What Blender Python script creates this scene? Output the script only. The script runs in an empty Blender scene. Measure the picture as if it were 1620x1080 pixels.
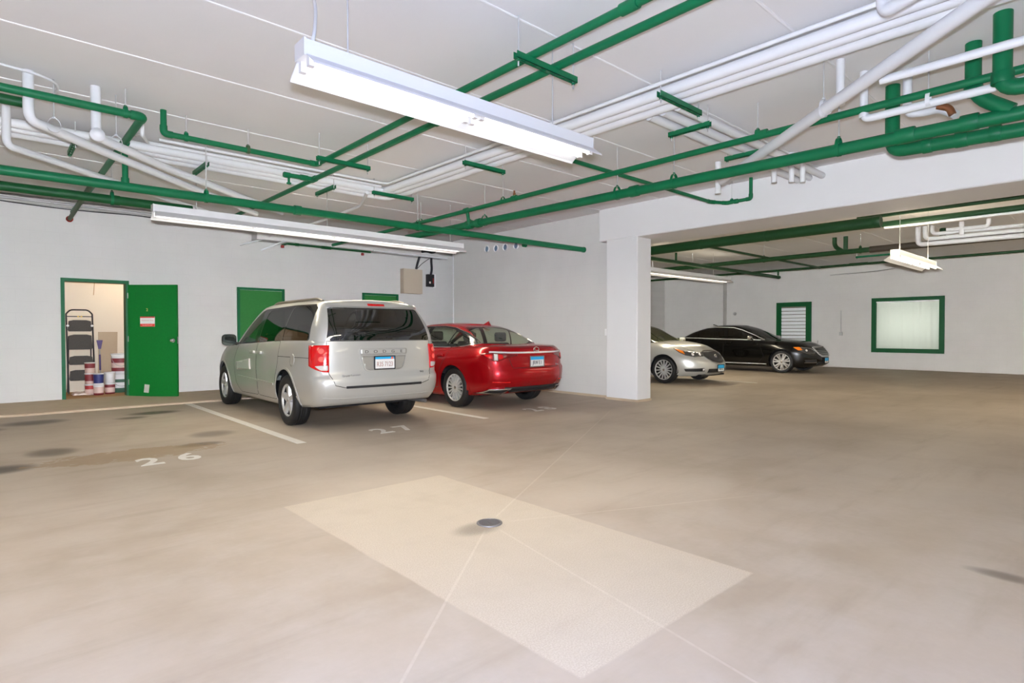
# An underground garage with four parked cars, built object by object.
FLASHK, FLASHC, NEARFILL = 1.0, (17.0, 17.6, 18.2), (32.0, 72.0, 215.0)
STRIP, WARM, UP = 62.0, (1.0, .88, .66), 30.0
CLOSET, WINL, EXPO = 11.0, 6.8, 0.17
import bpy, bmesh, math, random
from mathutils import Vector, Matrix
from mathutils.bvhtree import BVHTree
random.seed(7)
S = bpy.context.scene
COL = S.collection
PI = math.pi
ZC = 3.58          # ceiling height

# ------------------------------------------------------------------ objects
def link(o, parent=None):
    COL.objects.link(o)
    if parent is not None:
        o.parent = parent
    return o

def tag(o, label=None, cat=None, group=None, kind=None):
    if label: o['label'] = label
    if cat: o['category'] = cat
    if group: o['group'] = group
    if kind: o['kind'] = kind
    return o

def thing(name, label, cat, loc=(0, 0, 0), rz=0.0, group=None):
    o = bpy.data.objects.new(name, None)
    o.empty_display_size = 0.1
    link(o)
    o.location = loc
    o.rotation_euler = (0, 0, rz)
    return tag(o, label, cat, group)

class MB:
    """collects boxes, tubes and lathes, builds one mesh object"""
    def __init__(s):
        s.v = []; s.f = []; s.m = []; s.cm = 0; s.sm = []; s.cs = False
    def add(s, vs, fs, smooth=None):
        b = len(s.v)
        s.v += [tuple(v) for v in vs]
        for f in fs:
            s.f.append([i + b for i in f]); s.m.append(s.cm)
            s.sm.append(s.cs if smooth is None else smooth)
        return s
    def box(s, x0, x1, y0, y1, z0, z1):
        vs = [(x, y, z) for z in (z0, z1) for y in (y0, y1) for x in (x0, x1)]
        return s.add(vs, [(0, 2, 3, 1), (4, 5, 7, 6), (0, 1, 5, 4), (2, 6, 7, 3), (0, 4, 6, 2), (1, 3, 7, 5)], False)
    def cbox(s, c, d):
        return s.box(c[0]-d[0]/2, c[0]+d[0]/2, c[1]-d[1]/2, c[1]+d[1]/2, c[2]-d[2]/2, c[2]+d[2]/2)
    def obox(s, M, d):
        vs = [M @ Vector((x*d[0]/2, y*d[1]/2, z*d[2]/2)) for z in (-1, 1) for y in (-1, 1) for x in (-1, 1)]
        return s.add(vs, [(0, 2, 3, 1), (4, 5, 7, 6), (0, 1, 5, 4), (2, 6, 7, 3), (0, 4, 6, 2), (1, 3, 7, 5)], False)
    def prism(s, poly, axis, a, b):
        """extrude a 2D outline along an axis ('x','y','z')"""
        def P(p, h):
            return {'x': (h, p[0], p[1]), 'y': (p[0], h, p[1]), 'z': (p[0], p[1], h)}[axis]
        n = len(poly)
        vs = [P(p, a) for p in poly] + [P(p, b) for p in poly]
        fs = [list(range(n))[::-1], list(range(n, 2*n))] + [(i, (i+1) % n, n+(i+1) % n, n+i) for i in range(n)]
        return s.add(vs, fs, False)
    def tube(s, pts, r, n=12, cap=True, closed=False):
        pts = [Vector(p) for p in pts]
        rs = r if isinstance(r, (list, tuple)) else [r]*len(pts)
        m = len(pts)
        tang = []
        for i in range(m):
            if closed:
                d = pts[(i+1) % m]-pts[i-1]
            else:
                d = (pts[min(i+1, m-1)]-pts[max(i-1, 0)])
            tang.append(d.normalized())
        t0 = tang[0]
        up = Vector((0, 0, 1)) if abs(t0.z) < .9 else Vector((1, 0, 0))
        nrm = (up - t0*up.dot(t0)).normalized()
        vs = []
        for i in range(m):
            t = tang[i]
            nrm = (nrm - t*nrm.dot(t)).normalized()
            bi = t.cross(nrm)
            for k in range(n):
                a = 2*PI*k/n
                vs.append(pts[i]+(nrm*math.cos(a)+bi*math.sin(a))*rs[i])
        fs = []
        for i in range(m if closed else m-1):
            j = (i+1) % m
            for k in range(n):
                k2 = (k+1) % n
                fs.append((i*n+k, i*n+k2, j*n+k2, j*n+k))
        b = len(s.v)
        s.add(vs, fs, True)
        if cap and not closed:
            s.add([vs[k] for k in range(n)], [list(range(n))[::-1]], False)
            s.add([vs[(m-1)*n+k] for k in range(n)], [list(range(n))], False)
        return s
    def lathe(s, prof, n=24, axis='z', c=(0, 0, 0), smooth=True):
        """prof: (radius, height) pairs revolved round an axis through c"""
        def P(r, h, a):
            x, y = r*math.cos(a), r*math.sin(a)
            q = {'z': (x, y, h), 'y': (x, h, y), 'x': (h, x, y)}[axis]
            return (q[0]+c[0], q[1]+c[1], q[2]+c[2])
        vs = [P(r, h, 2*PI*k/n) for r, h in prof for k in range(n)]
        fs = []
        for i in range(len(prof)-1):
            for k in range(n):
                k2 = (k+1) % n
                fs.append((i*n+k, i*n+k2, (i+1)*n+k2, (i+1)*n+k))
        return s.add(vs, fs, smooth)
    def disc(s, r, h, n=24, axis='z', c=(0, 0, 0)):
        return s.lathe([(r, h), (1e-4, h)], n, axis, c, False)
    def build(s, name, mats, parent=None, origin=None):
        me = bpy.data.meshes.new(name)
        vs = s.v
        if origin is not None:
            ox, oy, oz = origin
            vs = [(x-ox, y-oy, z-oz) for x, y, z in vs]
        me.from_pydata(vs, [], s.f)
        if not isinstance(mats, (list, tuple)): mats = [mats]
        for m in mats: me.materials.append(m)
        me.polygons.foreach_set('material_index', s.m)
        me.polygons.foreach_set('use_smooth', s.sm)
        bm = bmesh.new(); bm.from_mesh(me)
        bmesh.ops.recalc_face_normals(bm, faces=bm.faces[:])
        bm.to_mesh(me); bm.free()
        me.update()
        o = bpy.data.objects.new(name, me)
        link(o, parent)
        if origin is not None: o.location = origin
        return o

def fillet(pts, fr, n=6):
    """round the corners of a polyline"""
    pts = [Vector(p) for p in pts]
    out = [pts[0]]
    for i in range(1, len(pts)-1):
        a, b, c = pts[i-1], pts[i], pts[i+1]
        d1 = (a-b); d2 = (c-b)
        l = min(fr, d1.length*.49, d2.length*.49)
        p, q = b+d1.normalized()*l, b+d2.normalized()*l
        for k in range(n+1):
            t = k/n
            out.append(p*(1-t)**2 + b*2*t*(1-t) + q*t*t)
    out.append(pts[-1])
    return out

# ------------------------------------------------------------------ materials
def lin(r, g, b):
    def f(c):
        c /= 255.0
        return c/12.92 if c <= .04045 else ((c+.055)/1.055)**2.4
    return (f(r), f(g), f(b), 1.0)

class NT:
    """small wrapper to write node maths as calls"""
    def __init__(s, name):
        s.mat = bpy.data.materials.new(name)
        s.mat.use_nodes = True
        s.t = s.mat.node_tree
        s.t.nodes.clear()
        s.out = s.n('ShaderNodeOutputMaterial')
    def n(s, typ, **kw):
        nd = s.t.nodes.new(typ)
        for k, v in kw.items(): setattr(nd, k, v)
        return nd
    def set(s, sock, v):
        if isinstance(v, bpy.types.NodeSocket): s.t.links.new(v, sock)
        elif v is not None: sock.default_value = v
    def m(s, op, a, b=None, c=None, clamp=False):
        nd = s.n('ShaderNodeMath', operation=op); nd.use_clamp = clamp
        s.set(nd.inputs[0], a)
        if b is not None: s.set(nd.inputs[1], b)
        if c is not None: s.set(nd.inputs[2], c)
        return nd.outputs[0]
    def mr(s, v, a, b, c=0.0, d=1.0, smooth=True):
        nd = s.n('ShaderNodeMapRange')
        if smooth: nd.interpolation_type = 'SMOOTHSTEP'
        s.set(nd.inputs[0], v); s.set(nd.inputs[1], a); s.set(nd.inputs[2], b); s.set(nd.inputs[3], c); s.set(nd.inputs[4], d)
        return nd.outputs[0]
    def mix(s, f, a, b, blend='MIX'):
        nd = s.n('ShaderNodeMix', data_type='RGBA', blend_type=blend)
        s.set(nd.inputs[0], f); s.set(nd.inputs[6], a); s.set(nd.inputs[7], b)
        return nd.outputs[2]
    def coord(s, k='Object'):
        return s.n('ShaderNodeTexCoord').outputs[k]
    def sep(s, v):
        nd = s.n('ShaderNodeSeparateXYZ'); s.set(nd.inputs[0], v); return nd.outputs
    def comb(s, x, y, z):
        nd = s.n('ShaderNodeCombineXYZ')
        s.set(nd.inputs[0], x); s.set(nd.inputs[1], y); s.set(nd.inputs[2], z); return nd.outputs[0]
    def noise(s, vec, scale, detail=3.0, rough=.55):
        nd = s.n('ShaderNodeTexNoise')
        s.set(nd.inputs['Vector'], vec); nd.inputs['Scale'].default_value = scale
        nd.inputs['Detail'].default_value = detail; nd.inputs['Roughness'].default_value = rough
        return nd.outputs[0]
    def bump(s, h, strength=.2, dist=.01):
        nd = s.n('ShaderNodeBump'); s.set(nd.inputs['Height'], h)
        nd.inputs['Strength'].default_value = strength; nd.inputs['Distance'].default_value = dist
        return nd.outputs[0]
    def bsdf(s, color, rough=.5, metal=0.0, coat=0.0, normal=None, spec=.5, **kw):
        nd = s.n('ShaderNodeBsdfPrincipled')
        s.set(nd.inputs['Base Color'], color); s.set(nd.inputs['Roughness'], rough)
        s.set(nd.inputs['Metallic'], metal); s.set(nd.inputs['Coat Weight'], coat)
        nd.inputs['Coat Roughness'].default_value = kw.get('coat_rough', .04)
        s.set(nd.inputs['Specular IOR Level'], spec)
        if normal is not None: s.set(nd.inputs['Normal'], normal)
        if 'emit' in kw:
            nd.inputs['Emission Color'].default_value = kw['emit']; nd.inputs['Emission Strength'].default_value = kw.get('emit_s', 1.0)
        return nd.outputs[0]
    def done(s, shader):
        s.t.links.new(shader, s.out.inputs[0]); return s.mat

def simple(name, col, rough=.5, metal=0.0, coat=0.0, var=.06, scale=8.0, bump=0.0, bscale=60.0, spec=.5, **kw):
    """principled with a little procedural variation of colour"""
    t = NT(name)
    co = t.coord()
    nz = t.noise(co, scale)
    c2 = tuple(min(1, c*(1+var)) for c in col[:3])+(1,)
    c1 = tuple(c*(1-var) for c in col[:3])+(1,)
    base = t.mix(nz, c1, c2)
    nm = t.bump(t.noise(co, bscale), bump, .004) if bump else None
    return t.done(t.bsdf(base, rough, metal, coat, nm, spec, **kw))

def emission(name, col, strength):
    t = NT(name)
    e = t.n('ShaderNodeEmission'); e.inputs[0].default_value = col; e.inputs[1].default_value = strength
    return t.done(e.outputs[0])

def glass(name, tint, refl=.08, rough=.02):
    """thin pane: tinted see-through plus a clear mirror reflection"""
    t = NT(name)
    tr = t.n('ShaderNodeBsdfTransparent'); tr.inputs[0].default_value = tint
    gl = t.n('ShaderNodeBsdfGlossy'); gl.inputs[1].default_value = rough
    fr = t.n('ShaderNodeFresnel'); ge = t.n('ShaderNodeNewGeometry'); t.set(fr.inputs[0], t.mr(ge.outputs['Backfacing'], 0.0, 1.0, 1.75, 1/1.75, False))
    f = t.mr(fr.outputs[0], 0.0, 1.0, refl*.4, 1.0, False)
    mx = t.n('ShaderNodeMixShader'); t.set(mx.inputs[0], f)
    t.t.links.new(tr.outputs[0], mx.inputs[1]); t.t.links.new(gl.outputs[0], mx.inputs[2])
    return t.done(mx.outputs[0])

def wall_mat(name, axis, col, c_bw=.40, c_h=.20, strength=.12):
    """painted concrete block wall"""
    t = NT(name)
    co = t.coord(); x, y, z = t.sep(co)
    vec = t.comb(y if axis == 'x' else x, z, 0.0)
    br = t.n('ShaderNodeTexBrick')
    t.set(br.inputs['Vector'], vec)
    br.inputs['Color1'].default_value = (1, 1, 1, 1); br.inputs['Color2'].default_value = (.96, .96, .96, 1)
    br.inputs['Mortar'].default_value = (.55, .55, .55, 1)
    br.inputs['Scale'].default_value = 1.0
    br.inputs['Brick Width'].default_value = c_bw; br.inputs['Row Height'].default_value = c_h
    br.inputs['Mortar Size'].default_value = .006; br.inputs['Mortar Smooth'].default_value = .6
    n1 = t.noise(co, 1.3, 5.0); n2 = t.noise(co, 45.0, 3.0)
    c = t.mix(t.mr(n1, .3, .7), tuple(v*.955 for v in col[:3])+(1,), col)
    c = t.mix(.07, c, br.outputs[0], 'MULTIPLY')
    h = t.m('ADD', br.outputs[0], t.m('MULTIPLY', n2, .5))
    return t.done(t.bsdf(c, .62, normal=t.bump(h, strength, .006), spec=.35))

WHITE = lin(226, 226, 226)
M = {}
M['wall_y'] = wall_mat('painted_block_wall_y', 'y', lin(213, 212, 210))
M['wall_x'] = wall_mat('painted_block_wall_x', 'x', lin(213, 212, 210))
M['wall_dim_dingy'] = wall_mat('dimmed_dingy_wall', 'x', lin(204, 200, 194))  # dingy far walls, colour also darkened to balance the flash
M['plaster'] = simple('painted_concrete', lin(228, 228, 229), .55, var=.025, scale=2.0, bump=.08, bscale=30)
M['ceiling'] = simple('painted_ceiling_plank', lin(238, 238, 239), .7, var=.03, scale=1.6, bump=.15, bscale=25)
M['bead'] = simple('white_caulk_bead', lin(240, 240, 240), .5, var=.02)
M['warmwall'] = simple('cream_closet_wall', lin(226, 214, 196), .7, var=.03, scale=2)
M['green'] = simple('green_pipe_paint', lin(8, 106, 66), .42, var=.14, scale=5, spec=.3, bump=.05)
M['green_dark'] = simple('dark_green_pipe_paint', lin(12, 78, 40), .45, var=.16, scale=5, spec=.3)
M['green_door'] = simple('green_door_paint', lin(6, 112, 42), .5, spec=.25, var=.14, scale=30, bump=.06, bscale=120)
M['green_frame'] = simple('green_trim_paint', lin(14, 96, 58), .5, spec=.25, var=.1, scale=10)
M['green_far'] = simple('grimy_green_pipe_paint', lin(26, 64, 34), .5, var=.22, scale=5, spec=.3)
M['green_dull'] = simple('dull_green_door_paint', lin(44, 116, 54), .5, spec=.25, var=.1, scale=30)
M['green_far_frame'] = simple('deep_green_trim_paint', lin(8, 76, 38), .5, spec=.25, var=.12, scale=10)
M['green_old'] = simple('weathered_green_paint', lin(56, 84, 52), .5, var=.25, scale=14)
M['white_pipe'] = simple('white_pipe_paint', lin(232, 234, 236), .4, var=.02, coat=.1)
M['white_metal'] = simple('white_enamel', lin(236, 236, 236), .35, var=.01, coat=.2)
M['grey_conduit'] = simple('grey_conduit', lin(176, 174, 170), .45, var=.06, metal=.3)
M['brown_wrap'] = simple('dark_pipe_wrap', lin(62, 54, 44), .7, var=.2, scale=12, bump=.3)
M['copper'] = simple('bare_copper_joint', lin(150, 98, 66), .4, metal=.6, var=.2)
M['red_cap'] = simple('red_end_cap', lin(140, 34, 30), .5)
M['black'] = simple('black_rubber', lin(24, 24, 25), .62, var=.1, bump=.1)
M['black_gloss'] = simple('black_gloss', lin(14, 14, 15), .15, coat=.5, var=.03)
M['black_matte'] = simple('black_plastic', lin(30, 30, 32), .55, var=.06)
M['rod'] = simple('painted_rod', lin(205, 205, 205), .4, metal=.2, var=.04)
M['steel'] = simple('steel', lin(150, 150, 152), .35, metal=.8, var=.06)
M['chrome'] = simple('chrome', lin(225, 225, 225), .12, metal=1.0, var=.02)
M['bright_trim'] = simple('bright_trim', lin(222, 222, 220), .25, metal=.15, coat=.5, var=.02)
M['alloy'] = simple('alloy_wheel', lin(206, 205, 202), .3, metal=.4, var=.03, coat=.3)
M['tube'] = emission('fluorescent_tube', (1.0, .96, .88, 1), 4.5)
M['tube_far'] = emission('fluorescent_tube_warm', (1.0, .9, .74, 1), 4.5)
M['paint_line'] = simple('worn_white_road_paint', lin(226, 222, 214), .6, var=.1, scale=14)
M['kerb'] = simple('kerb_concrete', lin(190, 172, 148), .75, var=.12, scale=5, bump=.15)
M['tan_box'] = simple('beige_enamel', lin(196, 182, 162), .5, var=.02)
M['paper'] = simple('paper_white', lin(236, 234, 230), .7, var=.02)
M['sign_red'] = simple('sign_red', lin(226, 66, 58), .45, var=.02)
M['brass'] = simple('brass', lin(214, 180, 96), .35, metal=.6)
M['cord'] = simple('black_cable', lin(28, 30, 34), .5)

# the concrete floor: patches, joints and tyre stains
def floor_mat():
    t = NT('concrete_floor')
    co = t.coord(); x, y, z = t.sep(co)
    n1 = t.noise(co, .55, 6.0, .6); n2 = t.noise(co, 2.6, 6.0, .62); n3 = t.noise(co, 26.0, 4.0, .6); n4 = t.noise(co, 140.0, 2.0)
    # brushed streaks run with the traffic
    st = t.noise(t.comb(t.m('MULTIPLY', x, .5), t.m('MULTIPLY', y, 3.0), 0.0), 1.1, 5.0, .6)
    c = t.mix(t.mr(n1, .3, .7), lin(164, 149, 130), lin(188, 174, 157))
    c = t.mix(t.m('MULTIPLY', t.mr(n2, .35, .72), .5), c, lin(194, 184, 170))
    c = t.mix(t.m('MULTIPLY', t.mr(st, .5, .8), .38), c, lin(140, 122, 100))
    c = t.mix(t.m('MULTIPLY', n3, .14), c, lin(132, 120, 104))
    # warm wear band by the far wall and worn lanes
    # lighter, coarser repair slab round the drain
    wob = t.m('MULTIPLY', t.m('SUBTRACT', n2, .5), .03)
    xx = t.m('ADD', x, wob); yy = t.m('ADD', y, wob)
    inx = t.m('MULTIPLY', t.mr(xx, 1.59, 1.61), t.mr(xx, 2.985, 2.965))
    iny = t.m('MULTIPLY', t.mr(yy, 1.37, 1.39), t.mr(yy, 4.225, 4.205))
    patch = t.m('MULTIPLY', inx, iny)
    pc = t.mix(t.mr(n4, .35, .65), lin(196, 182, 160), lin(218, 208, 190))
    pc = t.mix(t.m('MULTIPLY', t.mr(n2, .45, .75), .5), pc, lin(182, 168, 146))
    c = t.mix(t.m('MULTIPLY', patch, .55), c, pc)
    # light trowel joints that run out from the drain
    dx, dy = 2.464, 2.93
    def seg(ex, ey, w=.010, start=.12):
        L = math.hypot(ex-dx, ey-dy); ux, uy = (ex-dx)/L, (ey-dy)/L
        rx = t.m('SUBTRACT', x, dx); ry = t.m('SUBTRACT', y, dy)
        al = t.m('ADD', t.m('MULTIPLY', rx, ux), t.m('MULTIPLY', ry, uy))
        pe = t.m('ABSOLUTE', t.m('SUBTRACT', t.m('MULTIPLY', rx, uy), t.m('MULTIPLY', ry, ux)))
        k = t.m('MULTIPLY', t.mr(pe, w, w*.35), t.m('MULTIPLY', t.mr(al, start, start+.05), t.mr(al, L, L-.5)))
        return t.m('MULTIPLY', k, t.mr(n3, .25, .6, .35, 1.0))
    js = None
    for e in ((7.6, 5.9), (.55, 1.35), (4.6, 1.95), (1.9, .2)):
        k = seg(*e)
        js = k if js is None else t.m('MAXIMUM', js, k)
    c = t.mix(t.m('MULTIPLY', js, .2), c, lin(232, 222, 206))
    # dark rubber and oil stains where a car stood in the empty stall
    sm = None
    for (sx, sy, rx, ry, k) in ((.52, 10.55, .34, .26, .8), (-.15, 10.1, .3, .2, .9), (1.98, 10.55, .34, .2, .85), (1.62, 10.15, .2, .14, .7),
                                (2.1, 7.87, .24, .22, .55), (1.8, 7.22, .22, .12, .75), (.52, 7.8, .2, .24, .65), (.1, 7.12, .24, .2, .9),
                                (2.35, 2.9, .16, .1, .5), (3.9, .48, .06, .15, .6)):
        a = t.m('POWER', t.m('DIVIDE', t.m('SUBTRACT', x, sx), rx), 2.0)
        b = t.m('POWER', t.m('DIVIDE', t.m('SUBTRACT', y, sy), ry), 2.0)
        d = t.m('ADD', t.m('ADD', a, b), t.m('MULTIPLY', t.m('SUBTRACT', n2, .5), .8))
        q = t.m('MULTIPLY', t.mr(d, 1.9, 0.0), k)
        sm = q if sm is None else t.m('MAXIMUM', sm, q)
    c = t.mix(t.m('MULTIPLY', sm, .92), c, lin(58, 50, 42))
    # a dried brown spill before the number 26
    a = t.m('POWER', t.m('DIVIDE', t.m('SUBTRACT', x, 1.15), .8), 2.0)
    b = t.m('POWER', t.m('DIVIDE', t.m('SUBTRACT', y, 7.10), .30), 2.0)
    n5 = t.noise(co, 7.0, 6.0, .65)
    d = t.m('ADD', t.m('ADD', a, b), t.m('MULTIPLY', t.m('SUBTRACT', n5, .52), 4.2))
    c = t.mix(t.m('MULTIPLY', t.mr(d, 1.02, .86), .55), c, lin(150, 124, 90))
    h = t.m('ADD', t.m('MULTIPLY', n3, .6), t.m('ADD', t.m('MULTIPLY', n4, t.m('MULTIPLY', patch, .6)), t.m('MULTIPLY', js, .8)))
    ro = t.mr(n2, .3, .75, .48, .68)
    return t.done(t.bsdf(c, ro, normal=t.bump(h, .12, .006), spec=.4))
M['floor'] = floor_mat()

# ------------------------------------------------------------------ lettering
def text_geo(body, size, depth=.002, bold=0.0):
    cu = bpy.data.curves.new('lettering', 'FONT')
    cu.body = body; cu.size = size; cu.align_x = 'CENTER'; cu.align_y = 'CENTER'; cu.extrude = depth/2; cu.resolution_u = 3; cu.offset = bold
    o = bpy.data.objects.new('lettering_source', cu)
    me = o.to_mesh()
    vs = [v.co.copy() for v in me.vertices]; fs = [list(p.vertices) for p in me.polygons]
    o.to_mesh_clear()
    bpy.data.objects.remove(o); bpy.data.curves.remove(cu)
    return vs, fs

def text_part(name, body, size, Mx, mat, parent=None, depth=.002, sx=1.0, bold=0.0):
    vs, fs = text_geo(body, size, depth, bold)
    mb = MB(); mb.add([Mx @ Vector((v.x*sx, v.y, v.z)) for v in vs], fs, False)
    return mb.build(name, mat, parent)

def frame(o, xd, yd):
    """matrix from a point and two directions"""
    x = Vector(xd).normalized(); z = x.cross(Vector(yd)).normalized(); y = z.cross(x)
    m = Matrix((x, y, z)).transposed().to_4x4(); m.translation = Vector(o); return m
# ================================================================== SETTING
def structure(o, label=None):
    return tag(o, label, None, None, 'structure')

mb = MB(); mb.add([(-4.2, -8.2, 0), (23, -8.2, 0), (23, 14.6, 0), (-4.2, 14.6, 0)], [(0, 1, 2, 3)], False)
structure(mb.build('floor', M['floor']), 'beige concrete garage floor with tyre stains and a lighter slab round the drain')
mb = MB(); mb.box(-4.2, 23, -8.2, 14.6, ZC, ZC+.15)
mb.cm = 1
y = 4.44-1.29*9
while y < 14.5:
    mb.prism([(y-.015, ZC+.001), (y-.011, ZC-.006), (y, ZC-.009), (y+.011, ZC-.006), (y+.015, ZC+.001)], 'x', -4.1, 22.6)
    y += 1.29
structure(mb.build('ceiling', [M['ceiling'], M['bead']]), 'white plank ceiling with caulked joints')

YW = 12.75
mb = MB()   # wall at the end of the stalls, with the closet opening
mb.box(-4.2, 1.03, YW, YW+.2, 0, ZC); mb.box(1.03, 1.98, YW, YW+.2, 2.17, ZC); mb.box(1.98, 9.6, YW, YW+.2, 0, ZC)
structure(mb.build('wall_back', M['wall_y']), 'white block wall behind the parked van with three green doors')
mb = MB()
mb.box(8.86, 9.1, 6.8, 11.95, 0, ZC); mb.box(9.1, 9.8, 11.75, 11.95, 0, ZC); mb.box(9.6, 9.8, 11.95, 14.6, 0, ZC)
structure(mb.build('wall_partition', M['wall_x']), 'white block partition wall beside the red car')
mb = MB(); mb.box(9.8, 22.3, 14.4, 14.6, 0, ZC)
structure(mb.build('wall_bay', M['wall_dim_dingy']), 'white wall behind the black car')
mb = MB()
mb.box(22.6, 22.8, -8.2, 4.33, 0, ZC); mb.box(22.6, 22.8, 6.38, 11.65, 0, ZC)
mb.box(22.6, 22.8, 4.33, 6.38, 0, .56); mb.box(22.6, 22.8, 4.33, 6.38, 2.41, ZC)
mb.box(22.3, 22.8, 11.65, 14.6, 0, ZC)
structure(mb.build('wall_far', M['wall_dim_dingy']), 'white wall with a green framed window and louvred door')
mb = MB(); mb.box(-4.2, -4.0, -8.2, 14.6, 0, ZC); structure(mb.build('wall_left', M['wall_x']))
mb = MB(); mb.box(-4.2, 23, -8.2, -8.0, 0, ZC); structure(mb.build('wall_rear', M['wall_y']))

def bevel_box(name, mat, x0, x1, y0, y1, z0, z1, w=.03, seg=3):
    mb = MB(); mb.box(x0, x1, y0, y1, z0, z1)
    o = mb.build(name, mat)
    md = o.modifiers.new('edge', 'BEVEL'); md.width = w; md.segments = seg; md.limit_method = 'ANGLE'
    for p in o.data.polygons: p.use_smooth = True
    md.harden_normals = True
    return o
structure(bevel_box('beam', M['plaster'], 8.68, 9.65, -8.1, 7.06, 2.975, ZC+.05), 'deep white concrete beam between the two bays')
structure(bevel_box('pillar', M['plaster'], 8.68, 9.11, 6.17, 6.87, 0, 2.99, .02), 'square white concrete pillar under the beam')
mb = MB(); mb.box(8.672, 9.118, 6.162, 6.878, 0, .045); mb.box(8.852, 8.862, 6.878, 11.95, 0, .045)
structure(mb.build('baseboard_partition', M['kerb']), 'dirty bare strip along the foot of pillar and wall')
mb = MB(); mb.prism([(11.48, 0), (11.48, .03), (11.52, .042), (11.6, .046), (12.75, .1), (12.75, 0)], 'x', -4.0, 8.86)
structure(mb.build('trim_1', M['kerb']), 'low sloped concrete apron at the foot of the back wall')
mb = MB(); mb.prism([(12.42, 3.2), (12.42, 3.42), (12.75, 3.42), (12.75, 3.2)], 'x', 4.2, 9.0)
structure(mb.build('trim_2', M['wall_y']), 'white boxed soffit along the top of the back wall')

# closet behind the open door
mb = MB()
mb.box(.35, .45, YW+.2, 14.3, 0, 2.7); mb.box(3.0, 3.1, YW+.2, 14.3, 0, 2.7); mb.box(.35, 3.1, 14.2, 14.3, 0, 2.7)
mb.box(.35, 3.1, YW+.2, 14.3, 2.65, 2.75)
structure(mb.build('wall_closet', M['warmwall']), 'cream walls inside the storage closet')
mb = MB(); mb.box(.45, 3.0, YW, 14.2, 0, .1)
structure(mb.build('floor_closet', simple('closet_floor', lin(186, 150, 108), .7, var=.1, scale=6)), 'tan closet floor')

# ---- doors
def door_frame(mb, x0, x1, z0, z1, w=.055, y0=YW-.03, y1=YW+.12):
    mb.box(x0-w, x0, y0, y1, z0, z1+w); mb.box(x1, x1+w, y0, y1, z0, z1+w); mb.box(x0, x1, y0, y1, z1, z1+w)
d1 = thing('door_1', 'open green closet door with a red and white sign', 'door', (1.98, YW, .1))
d1['kind'] = 'structure'
mb = MB(); door_frame(mb, 1.055-1.98, -.03, 0, 2.07, .055, -.02, .2)
mb.build('door_frame', M['green_frame'], d1)
mb = MB()   # strike plate and hinges
mb.box(-.93, -.925, .02, .05, .95, 1.05)
mb.build('strike_plate', M['steel'], d1)
ang = math.radians(-42.4)
LM = Matrix.Translation((0.0, -.05, 0)) @ Matrix.Rotation(ang, 4, 'Z')
def leafbox(mb, x0, x1, y0, y1, z0, z1):
    vs = [LM @ Vector((x, y, z)) for z in (z0, z1) for y in (y0, y1) for x in (x0, x1)]
    mb.add(vs, [(0, 2, 3, 1), (4, 5, 7, 6), (0, 1, 5, 4), (2, 6, 7, 3), (0, 4, 6, 2), (1, 3, 7, 5)], False)
mb = MB(); leafbox(mb, 0, .90, 0, .045, -.015, 2.05)
leaf = mb.build('door_leaf', M['green_door'], d1)
mb = MB()
for s in (-1,):
    P0 = LM @ Vector((.835, -.001, 1.02))
    dn = LM.to_3x3() @ Vector((0, -1, 0))
    mb.tube([P0, P0+dn*.012], .036, 18); mb.tube([P0+dn*.01, P0+dn*.04], .014, 12)
    mb.tube([P0+dn*.035, P0+dn*.045, P0+dn*.06, P0+dn*.072, P0+dn*.076], [.018, .028, .031, .024, .008], 18)
mb.build('door_knob', M['chrome'], leaf)
mb = MB(); leafbox(mb, .899, .903, .008, .037, .96, 1.09)
mb.build('latch_plate', M['steel'], leaf)
for hz in (.2, 1.0, 1.8):
    mb = MB(); P0 = LM @ Vector((0, -.004, hz)); mb.tube([P0, P0+Vector((0, 0, .1))], .008, 10)
    mb.build('hinge', M['steel'], leaf)

def leaf_plate(name, label, cat, u, v, w, h, mat, tilt=0.0):
    """a flat thing fixed on the open leaf; u along the leaf, v up"""
    wm = Matrix.Translation((1.98, YW, .1)) @ LM @ Matrix.Translation((u, -.003, v)) @ Matrix.Rotation(tilt, 4, 'Y')
    o = thing(name, label, cat, wm.to_translation())
    L = Matrix.Translation(-wm.to_translation()) @ wm
    mb = MB(); mb.obox(L, (w, .004, h)); base = mb.build('plate', mat, o)
    return o, L
sg, L = leaf_plate('door_sign', 'red and white notice plate on the open green door', 'sign', .36, 1.37, .27, .185, M['paper'])
for (vz, hh) in ((.08, .024), (-.066, .05)):
    mb = MB(); mb.obox(L @ Matrix.Translation((0, -.003, vz)), (.268, .003, hh)); mb.build('red_band', M['sign_red'], sg, )
text_part('lettering', 'Restricted Area', .034, L @ frame((0, -.003, .022), (1, 0, 0), (0, 0, 1)), simple('faded_red_ink', lin(214, 160, 150), .6), sg)
text_part('lettering', 'Authorized Personnel', .021, L @ frame((0, -.006, -.066), (1, 0, 0), (0, 0, 1)), M['paper'], sg)
nm, L = leaf_plate('door_numeral', 'small brass numeral above the red and white sign', 'numeral', .355, 1.585, .006, .006, M['brass'])
text_part('lettering', '2', .075, L @ frame((0, -.003, 0), (1, 0, 0), (0, 0, 1)), M['brass'], nm, .004)
leaf_plate('paper_tag', 'crooked grey paper tag low on the open green door', 'tag', .33, .13, .09, .15, simple('grey_card', lin(196, 194, 186), .7), .12)

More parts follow.
